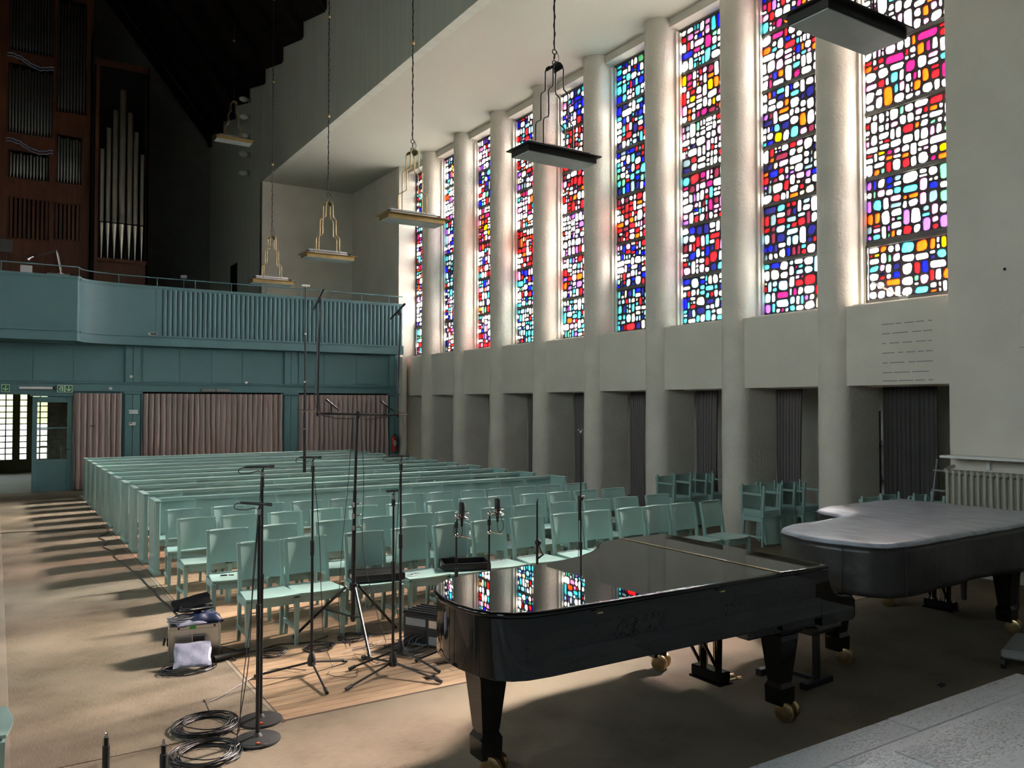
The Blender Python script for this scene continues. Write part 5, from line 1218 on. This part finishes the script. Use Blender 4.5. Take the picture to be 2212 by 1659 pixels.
# two large diaphragm microphones by the piano
def big_mic(x, y, h, mx_, zt, label, l2, foot):
    s_ = tripod(x, y, h, foot, label, thick=1.0)
    MB().tube([(0, 0, h-0.02), (0.01, -0.01, h+0.005), (mx_-x-0.03, -0.02, h+0.0)], 0.006, 6).tube([(0.0, 0, 0.98), (0.10, -0.03, 0.955)], 0.006, 6).ball((0.10, -0.03, 0.955), 0.012, 8).ball((0, 0, h*0.86), 0.020, 8).ball((0, 0, h), 0.018, 8).build('boom_joint', M['chrome'], s_, 50)
    m = empty('studio_microphone', (mx_, y-0.02, zt-0.13), 0, l2, 'microphone')
    MB().lathe([(0.017, 0), (0.023, 0.004), (0.024, 0.06), (0.024, 0.125), (0.018, 0.133)], n=16).build('microphone_body', M['blackrub'], m, 40)
    MB().lathe([(0.009, -0.07), (0.012, -0.03), (0.015, 0.0)], n=10).build('plug', M['blackmat'], m, 40)
    b = MB()
    for k in range(8):
        t = 2*PI*k/8; c_, s__ = math.cos(t), math.sin(t)
        b.tube([(0.026*c_, 0.026*s__, 0.01), (0.060*c_, 0.060*s__, 0.045 if k % 2 else -0.005)], 0.0016, 4)
    for z, rr_ in ((0.045, 0.060), (-0.005, 0.060), (0.02, 0.034)): b.tube([(rr_*math.cos(2*PI*k/16), rr_*math.sin(2*PI*k/16), z) for k in range(16)], 0.0022, 4, closed=True)
    b.build('shock_mount', M['chrome'], m)
    MB().tube(spline([(0, 0, -0.07), (0.005, 0, -0.11), (-0.01, 0, -0.15), (-0.045, 0, -0.155), (-0.075, 0, -0.11), (-0.07, 0, -0.05)] if x < 3.4 else [(0, 0, -0.07), (0.003, 0, -0.13), (0.035, 0, -0.16), (0.06, 0, -0.11), (0.035, 0, -0.03), (0.02, 0, -0.01)]), 0.003, 5).build('cable_loop', M['cable'], m)
big_mic(3.21, 5.89, 1.135, 3.25, 1.245, 'black tripod stand with large microphone, left of the pair behind the piano', 'large black studio microphone in a shock mount, left one of the pair', [(2.84, 5.89), (3.42, 6.25), (3.40, 5.55)])
big_mic(3.53, 5.90, 1.13, 3.60, 1.255, 'black tripod stand with large microphone, right of the pair behind the piano', 'large black studio microphone in a shock mount, right one of the pair', [(3.2, 6.0), (3.75, 6.2), (3.62, 5.55)])
bst = empty('boom_stand', (4.02, 5.9, 0), 0, 'black boom stand with an empty silver tip behind the piano', 'stand')
MB().cyl(0, 0, 0.1, 0.85, 0.011, 10).build('lower_pole', M['blackmat'], bst, 40); MB().ball((0.01, 0, 0.84), 0.030, 10).build('boom_joint', M['blackrub'], bst, 50)
MB().cyl(0, 0, 0.85, 1.20, 0.0085, 10).build('upper_pole', M['blackmat'], bst, 40); MB().cyl(0, 0, 1.20, 1.225, 0.012, 10).build('silver_tip', M['chrome'], bst, 40)
for a in (0.4, 2.5, 4.6): MB().tube([(0, 0, 0.11), (0.33*math.cos(a), 0.33*math.sin(a), 0.015)], 0.009, 8).build('leg', M['blackmat'], bst, 40)
MB().tube([(0.02, 0, 0.82), (0.03, -0.05, 0.74), (-0.03, -0.03, 0.70)], 0.010, 6).build('counter_arm', M['blackmat'], bst, 40)
jst = empty('boom_stand', (4.50, 5.9, 0), 0, 'tallest black boom stand with open clip before the fourth niche', 'stand')
MB().cyl(0, 0, 0.1, 0.78, 0.011, 10).build('lower_pole', M['blackmat'], jst, 40); MB().cyl(0, 0, 0.74, 0.80, 0.016, 10).ball((0.0, 0, 1.20), 0.028, 10).build('boom_joint', M['blackrub'], jst, 50)
MB().cyl(-0.012, 0, 1.0, 1.2, 0.016, 10).build('counterweight', M['blackmat'], jst, 40)
MB().cyl(0, 0, 0.78, 1.80, 0.0075, 10).build('upper_pole', M['blackmat'], jst, 40)
MB().tube([(-0.02, 0, 1.84), (-0.03, 0, 1.825), (-0.01, 0, 1.80), (0.03, 0, 1.82), (0.035, 0, 1.80)], 0.006, 6).ball((0.0, 0, 1.80), 0.012, 8).ball((0.02, -0.01, 1.21), 0.016, 8).build('open_clip', M['chrome'], jst, 50)
for a in (0.9, 3.0, 5.1): MB().tube([(0, 0, 0.11), (0.33*math.cos(a), 0.33*math.sin(a), 0.015)], 0.009, 8).build('leg', M['blackmat'], jst, 40)
MB().tube(spline([(0.0, -0.01, 1.18), (-0.04, -0.02, 1.0), (-0.03, -0.01, 0.8), (-0.05, -0.02, 0.5), (-0.02, 0, 0.12)]), 0.0028, 5).build('cable', M['cable'], jst)
# telescopic pole standing among the pews
tp = empty('telescopic_pole', (4.60, 14.02, 0), 0, 'very tall thin telescopic pole standing upright between the pews', 'pole')
MB().tube([(0, 0, 0), (0.0, 0, 1.15)], 0.028, 10).build('handle_section', M['blackmat'], tp, 40)
for z0, z1, r_ in ((1.1, 1.62, 0.024), (1.62, 2.45, 0.019), (2.45, 3.3, 0.015), (3.3, 4.15, 0.011)): MB().tube([(0, 0, z0), (0, 0, z1)], r_, 8).build('pole_section', M['blackmat'], tp, 40); MB().cyl(0, 0, z1-0.015, z1+0.015, r_*1.25, 8).build('pole_joint', M['chrome'], tp, 40)
MB().box(-0.07, 0.07, -0.02, 0.02, 4.14, 4.17, 0.008).build('pole_head', M['white'], tp)
# two slim stand tips at the lower border
for i, (x, y, h, l) in enumerate(((0.462, 4.29, 0.5, 'slim black stand tip with silver thread at the lower border, farther from the coils'), (0.675, 4.05, 0.5, 'slim black stand tip with silver thread at the lower border, nearer the coils'))):
    r = empty('stand_tip', (x, y, 0), 0, l, 'stand', 'folded stands at the lower border')
    MB().cyl(0, 0, 0, 0.03, 0.09, 20, 0.08).build('foot_plate', M['blackrub'], r, 40)
    MB().cyl(0, 0, 0.03, h-0.06, 0.017, 12).build('grip', M['blackrub'], r, 40); MB().cyl(0, 0, h-0.06, h-0.02, 0.011, 12).build('neck', M['blackmat'], r, 40)
    MB().cyl(0, 0, h-0.02, h, 0.007, 10).ball((0, 0, h), 0.007, 8).build('threaded_tip', M['chrome'], r, 40)

# ------------------------------------------------------------------ cables
def coil(name, cx, cy, r0, n, label, m='cable', seed=1, th=0.0036, group='cable coils on the floor', rot=0.0, sq=1.0, cat='cable', z0=0.0, spread=0.05, parent=None):
    rg = random.Random(seed); pts = []; k = 30
    for i in range(n*k):
        t = 2*PI*i/k; j = i//k
        rr_ = r0 + spread*(math.sin(j*2.3+seed) * 0.6) + 0.008*math.sin(t*3+j*1.7); ox, oy = 0.018*math.sin(j*1.9+seed), 0.018*math.cos(j*2.7)
        x, y = rr_*math.cos(t)+ox, rr_*sq*math.sin(t)+oy
        z = z0+0.006 + 0.0085*((j*5) % 4) + 0.004*math.sin(t*2+j)
        c, s_ = math.cos(rot), math.sin(rot); pts.append((cx + x*c-y*s_, cy + x*s_+y*c, z))
    o = MB().tube(pts, th, 5).build(name, M[m], parent)
    if not parent: tag(o, label, cat, group)
    return o
coil('cable_coil', 1.15, 5.43, 0.17, 15, 'coil of black cable beside the farther round base stand', seed=1)
coil('cable_coil', 1.06, 4.99, 0.165, 15, 'coil of black cable beside the nearer round base stand', seed=2)
def cable(pts, label, m='cable', th=0.004, k=8):
    return tag(MB().tube(spline(pts, k), th, 5).build('cable', M[m]), label, 'cable', 'loose cables on the floor')
coil('cable_coil', 1.95, 6.72, 0.10, 5, 'loose ring of black cable beside the first chair legs', seed=3, spread=0.02)
coil('cable_coil', 2.32, 6.66, 0.10, 6, 'ring of cable on the planks in front of the second chair', seed=4, spread=0.03)
coil('cable_coil', 2.66, 6.78, 0.11, 6, 'ring of black cable under the big tripod', seed=5, spread=0.02)
coil('cable_coil', 2.98, 6.22, 0.085, 5, 'small tangled ring of grey cable by the equipment rack', m='cablegrey', seed=6, spread=0.03, th=0.003)
coil('cable_coil', 3.28, 6.03, 0.07, 4, 'small ring of grey cable half under the piano tail', m='cablegrey', seed=8, spread=0.02, th=0.003)
rg = random.Random(11)
tgl = MB()
for i in range(12):
    x0_, y0_ = 2.40+rg.uniform(0, 0.35), 6.45+rg.uniform(-0.2, 0.25); pts = [(x0_, y0_, 0.006)]
    for j in range(6):
        x0_ += rg.uniform(-0.04, 0.20); y0_ += rg.uniform(-0.14, 0.10); pts.append((x0_, y0_, 0.006 + rg.uniform(0, 0.02)))
    tgl.mat(M['cable' if i % 3 else 'cablegrey']).tube(spline(pts), 0.0028, 5)
tag(tgl.build('cable_tangle'), 'tangle of thin cables on the planks between the big tripod and the equipment rack', 'cable', kind='stuff')
cable([(0.09, 15.26, 0.01), (0.46, 15.2, 0.01), (0.91, 15.05, 0.01), (1.3, 15.0, 0.01), (1.57, 14.94, 0.01), (1.50, 14.3, 0.01), (1.37, 13.98, 0.01), (1.42, 13.45, 0.01), (1.33, 13.0, 0.01), (1.41, 12.5, 0.01), (1.37, 12.05, 0.01), (1.43, 11.28, 0.01), (1.47, 10.44, 0.01), (1.48, 9.6, 0.01), (1.50, 8.9, 0.01), (1.52, 8.2, 0.01), (1.46, 7.6, 0.01)],
      'black cable running across the aisle carpet and along the pews to the metal case', th=0.006)
cable([(1.475, 5.36, 1.60), (1.44, 5.33, 1.2), (1.40, 5.32, 0.7), (1.33, 5.25, 0.25), (1.30, 5.2, 0.02), (1.27, 5.3, 0.01), (1.30, 5.42, 0.02)], 'black cable hanging from the taller round base stand down to its coil', th=0.0032)
cable([(1.375, 5.06, 1.40), (1.335, 5.03, 1.0), (1.31, 5.02, 0.5), (1.25, 5.02, 0.1), (1.24, 5.0, 0.01), (1.18, 5.05, 0.02)], 'black cable hanging from the shorter round base stand down to its coil', th=0.0032)
cable([(1.22, 5.58, 0.01), (1.20, 5.7, 0.08), (1.23, 5.8, 0.03), (1.36, 5.92, 0.01), (1.64, 6.19, 0.01), (1.85, 6.3, 0.01), (2.03, 6.12, 0.02)], 'thin cable looping from the farther coil to the slim tripod', th=0.0032)
cable([(1.20, 5.2, 0.02), (1.13, 5.28, 0.02), (1.18, 5.12, 0.02), (1.22, 4.98, 0.02), (1.1, 4.85, 0.01)], 'thin cable linking the two coils on the carpet', th=0.0032)
cable([(1.23, 5.02, 0.02), (1.36, 4.90, 0.03), (1.42, 4.98, 0.02), (1.38, 5.10, 0.01), (1.25, 5.14, 0.01)], 'thin cable loop passing over the nearer round base', th=0.0032)
cable([(1.64, 7.12, 0.01), (1.79, 6.85, 0.01), (2.05, 6.92, 0.01), (2.3, 6.85, 0.01), (2.5, 6.95, 0.01)], 'black cable from the metal case along the front chair legs', th=0.005)
cable([(2.06, 6.08, 1.6), (2.10, 6.05, 1.1), (2.14, 6.1, 0.6), (2.2, 6.2, 0.2), (2.25, 6.15, 0.01), (2.15, 5.95, 0.01), (2.3, 5.8, 0.01), (2.4, 6.0, 0.01)], 'thin cable hanging from the slim tripod stand', th=0.0028)
cable([(2.77, 6.02, 1.6), (2.74, 6.02, 1.1), (2.73, 6.03, 0.6), (2.80, 6.05, 0.1), (2.9, 6.1, 0.01)], 'thin cable hanging from the taller tripod by the piano tail', th=0.0028)
cable([(2.62, 6.70, 1.93), (2.58, 6.68, 1.4), (2.50, 6.62, 0.8), (2.45, 6.55, 0.25), (2.5, 6.5, 0.01)], 'thin cable hanging down left of the tall array stand', th=0.003)
cable([(2.70, 6.70, 1.93), (2.72, 6.68, 1.4), (2.70, 6.64, 0.8), (2.78, 6.55, 0.3), (2.85, 6.48, 0.01)], 'thin cable hanging down right of the tall array stand', th=0.003)

# ------------------------------------------------------------------ flight case with its contents
fcz = empty('flight_case', (1.40, 7.06, 0), math.radians(-9), 'open aluminium equipment case on the carpet edge, filled with cables', 'case')
hx, hy, hh = 0.19, 0.15, 0.27; t_ = 0.006
MB().box(-hx, hx, -hy, -hy+t_, 0.0, hh).box(-hx, hx, hy-t_, hy, 0.0, hh).box(-hx, -hx+t_, -hy, hy, 0.0, hh).box(hx-t_, hx, -hy, hy, 0, hh).box(-hx, hx, -hy, hy, 0, 0.008).build('case_body', M['alu'], fcz)
MB().box(-hx-0.004, hx+0.004, -hy-0.004, -hy+0.012, hh-0.025, hh+0.006, 0.003).box(-hx-0.004, hx+0.004, hy-0.012, hy+0.004, hh-0.025, hh+0.006, 0.003).box(-hx-0.004, -hx+0.012, -hy, hy, hh-0.025, hh+0.006, 0.003).box(hx-0.012, hx+0.004, -hy, hy, hh-0.025, hh+0.006, 0.003).build('rim_profile', M['alu'], fcz)
e = MB()
for a in (-1, 1):
    for b_ in (-1, 1): e.box(a*hx-0.007, a*hx+0.007, b_*hy-0.007, b_*hy+0.007, 0, hh, 0.003)
e.build('edge_profile', M['alu'], fcz)
MB().box(-0.02, 0.08, -hy-0.010, -hy, 0.13, 0.20, 0.003).build('latch', M['chrome'], fcz); MB().box(-0.012, 0.072, -hy-0.012, -hy-0.009, 0.145, 0.175).build('latch_recess', M['blackrub'], fcz)
MB().box(-hx-0.016, -hx, -0.05, 0.05, 0.10, 0.17, 0.004).tube([(-hx-0.03, -0.04, 0.15), (-hx-0.04, -0.03, 0.11), (-hx-0.04, 0.03, 0.11), (-hx-0.03, 0.04, 0.15)], 0.008, 6).build('side_handle', M['blackmat'], fcz)
for x in (-0.12, 0.15): MB().tube([(x, -hy-0.007, hh-0.01), (x, -hy-0.002, hh-0.01)], 0.009, 10).build('rivet', M['blackrub'], fcz)
MB().box(-0.04, 0.01, -hy-0.006, -hy-0.003, hh-0.022, hh+0.002).build('green_label', M['tapegreen'], fcz)
c = coil('cable_bundle', 1.33, 7.06, 0.13, 9, 'bundle of grey cables lying on the open metal case', m='cablegrey', seed=9, group=None, rot=0.3, sq=0.55, z0=0.29, spread=0.02)
c = coil('cable_bundle', 1.42, 7.12, 0.12, 7, 'bundle of black cables on top of the grey ones in the metal case', seed=10, group=None, rot=-0.2, sq=0.5, z0=0.345, spread=0.02, th=0.006)
def pillow(name, w_, h_, th, m, mtx, seed=1, n=12):
    rg = random.Random(seed); vs = []; fs = []
    for lay in (1, -1):
        for j in range(n+1):
            for i in range(n+1):
                u, v = i/n*2-1, j/n*2-1; e = max(0, (1-abs(u)**3)*(1-abs(v)**3))**0.6
                vs.append((u*w_/2*(1+0.03*math.sin(v*5)), v*h_/2*(1+0.03*math.sin(u*4)), lay*(th*e*0.5*(1+0.35*math.sin(u*6+seed)*math.sin(v*5+seed)) + 0.001)))
    L_ = (n+1)**2
    for j in range(n):
        for i in range(n): a = j*(n+1)+i; fs.append((a, a+1, a+n+2, a+n+1)); fs.append((L_+a, L_+a+n+1, L_+a+n+2, L_+a+1))
    for i in range(n):
        a = i; fs.append((a, L_+a, L_+a+1, a+1)); a = n*(n+1)+i; fs.append((a, a+1, L_+a+1, L_+a)); a = i*(n+1); fs.append((a, a+n+1, L_+a+n+1, L_+a)); a += n; fs.append((a, L_+a, L_+a+n+1, a+n+1))
    o = MB().add(vs, fs).build(name, m, None, 70); o.matrix_world = mtx; return o
tag(pillow('fabric_bag', 0.24, 0.20, 0.10, M['navy'], Matrix.Translation((1.49, 7.03, 0.29)) @ Matrix.Rotation(0.15, 4, 'Y'), 2), 'navy blue nylon bag stuffed in the right side of the metal case', 'bag')
tag(pillow('plastic_bag', 0.22, 0.15, 0.05, M['plastic'], Matrix.Translation((1.36, 6.98, 0.275)) @ Matrix.Rotation(-0.1, 4, 'X'), 3), 'clear plastic bag inside the open metal case', 'bag')
tag(pillow('folder', 0.30, 0.13, 0.012, M['leather'], Matrix.Translation((1.40, 7.18, 0.405)) @ Matrix.Rotation(-0.16, 4, 'Y') @ Matrix.Rotation(0.55, 4, 'X'), 4), 'dark flat folder leaning over the cables on the metal case', 'folder')
m = mic_pencil((1.43, 7.02, 0.375), (-0.9, -0.25, 0.05), 'stubby microphone lying on the cables in the metal case', loop=False, ln=0.16); m['group'] = 'equipment in the metal case'
tag(pillow('plastic_bag', 0.27, 0.25, 0.03, M['plastic'], Matrix.Translation((1.32, 6.70, 0.105)) @ Matrix.Rotation(-0.2, 4, 'Z') @ Matrix.Rotation(0.55, 4, 'X'), 5), 'large cloudy plastic bag leaning against the metal case on a cable coil', 'bag')
coil('cable_coil', 1.27, 6.66, 0.165, 10, 'coil of black cable under the large plastic bag', seed=12, sq=0.7)
fb = empty('folded_stand', (1.64, 6.77, 0.035), 0.25, 'black folded stand tube lying on the edge of the planks', 'stand')
MB().tube([(-0.16, 0, 0), (0.14, 0, 0)], 0.026, 12).build('tube', M['blackrub'], fb, 40); MB().tube([(-0.22, 0, -0.005), (-0.15, 0, 0)], 0.016, 8).build('tube_end', M['blackmat'], fb, 40)
MB().tube([(-0.02, -0.03, -0.02), (-0.01, -0.07, -0.028)], 0.008, 6).build('wing_screw', M['blackrub'], fb)

# rack with ribbed lid
rk = empty('equipment_rack', (3.20, 6.30, 0), math.radians(-62), 'black equipment rack with ribbed lid standing behind the piano tail', 'rack')
MB().box(-0.20, 0.20, -0.15, 0.15, 0.01, 0.26, 0.008).build('rack_case', M['blackrub'], rk)
MB().box(-0.205, 0.205, -0.155, 0.155, 0.26, 0.275, 0.004).build('lid', M['blackmat'], rk)
for i in range(5): MB().box(-0.205, 0.205, -0.14+0.06*i, -0.115+0.06*i, 0.275, 0.288, 0.004).build('lid_rib', M['blackmat'], rk)
MB().box(-0.17, 0.04, -0.158, -0.15, 0.17, 0.235, 0.003).build('front_unit', M['grey'], rk); MB().box(0.07, 0.17, -0.158, -0.15, 0.17, 0.235, 0.003).build('front_unit', M['alu'], rk)
MB().box(-0.18, 0.04, -0.156, -0.15, 0.03, 0.14, 0.003).build('connector_panel', M['blackmat'], rk); MB().box(0.07, 0.17, -0.158, -0.15, 0.03, 0.10, 0.003).build('front_unit', M['grey'], rk)
for i in range(6):
    x = -0.14+0.03*i; MB().tube(spline([(x, -0.15, 0.09), (x-0.01, -0.22, 0.085), (x-0.03, -0.26, 0.04), (x-0.06-0.02*i, -0.33, 0.008)]), 0.003, 5).build('plugged_cable', M['cablegrey' if i % 2 else 'cable'], rk)
for (x, y) in ((-0.17, -0.12), (0.17, -0.12), (-0.17, 0.12), (0.17, 0.12)): MB().cyl(x, y, 0, 0.012, 0.015, 8).build('foot', M['blackrub'], rk)
# case lids on chairs
def tray(x, y, rz, label, up):
    r = empty('case_lid', (x, y, 0.447), rz, label, 'case', 'ribbed black case lids on chairs')
    MB().box(-0.225, 0.225, -0.15, 0.15, 0.0, 0.012, 0.003).build('base', M['blackrub'], r)
    MB().box(-0.225, 0.225, -0.155, -0.14, 0, 0.065, 0.005).box(-0.225, 0.225, 0.14, 0.155, 0, 0.065, 0.005).box(-0.235, -0.22, -0.155, 0.155, 0, 0.065, 0.005).box(0.22, 0.235, -0.155, 0.155, 0, 0.065, 0.005).build('side_wall', M['blackmat'], r)
    if up:
        for i in range(4): MB().box(-0.22, 0.22, -0.125+0.07*i, -0.085+0.07*i, 0.012, 0.062, 0.006).build('rib', M['blackmat'], r)
    for s_ in (-1, 1): MB().box(s_*0.235-0.006, s_*0.235+0.006, -0.03, 0.03, 0.02, 0.06, 0.003).build('latch', M['chrome'], r)
tray(2.99, 7.03, math.radians(-10), 'ribbed black case lid lying on the third chair of the front row', True)
tray(3.93, 7.04, math.radians(-20), 'hollow black case lid lying on the fifth chair of the front row', False)
def pliers(x, y, rz, label, m='chrome', z=0.447):
    r = empty('tool', (x, y, z), rz, label, 'tool')
    MB().tube(spline([(-0.07, 0.012, 0.004), (-0.02, 0.012, 0.006), (0.0, 0, 0.006), (0.05, -0.006, 0.005)]), 0.005, 6).tube(spline([(-0.07, -0.014, 0.004), (-0.02, -0.012, 0.006), (0.0, 0, 0.006), (0.05, 0.004, 0.005)]), 0.005, 6).build('handles', M['blackmat'] if m != 'chrome' else M['chrome'], r)
    MB().ball((0, 0, 0.008), 0.009, 8).build('pivot', M['chrome'], r)
pliers(1.86, 7.87, -0.4, 'dark pliers lying on the first chair of the second row', 'dark')
pliers(3.36, 6.98, 0.3, 'silver keys and tool lying on the fourth chair of the front row')

# daylight portals: one per window opening
for k, (y0, y1) in enumerate(bays):
    L_ = bpy.data.lights.new('window_portal', 'AREA'); L_.shape = 'RECTANGLE'; L_.size = 5.4; L_.size_y = y1-y0; L_.cycles.is_portal = True
    o = bpy.data.objects.new('window_portal', L_); COL.objects.link(o); o.location = (XW+0.30, (y0+y1)/2, 6.15); o.rotation_euler = (0, PI/2, 0)
for a, b_ in LW:
    L_ = bpy.data.lights.new('window_portal', 'AREA'); L_.shape = 'RECTANGLE'; L_.size = LZ[1]-LZ[0]; L_.size_y = b_-a; L_.cycles.is_portal = True
    o = bpy.data.objects.new('window_portal', L_); COL.objects.link(o); o.location = (-5.6, (a+b_)/2, 5.0); o.rotation_euler = (0, -PI/2, 0)
L_ = bpy.data.lights.new('block_portal', 'AREA'); L_.shape = 'RECTANGLE'; L_.size = 4.0; L_.size_y = 2.0; L_.cycles.is_portal = True
o = bpy.data.objects.new('block_portal', L_); COL.objects.link(o); o.location = (-0.3, 28.3, 1.4); o.rotation_euler = (-PI/2, 0, 0)
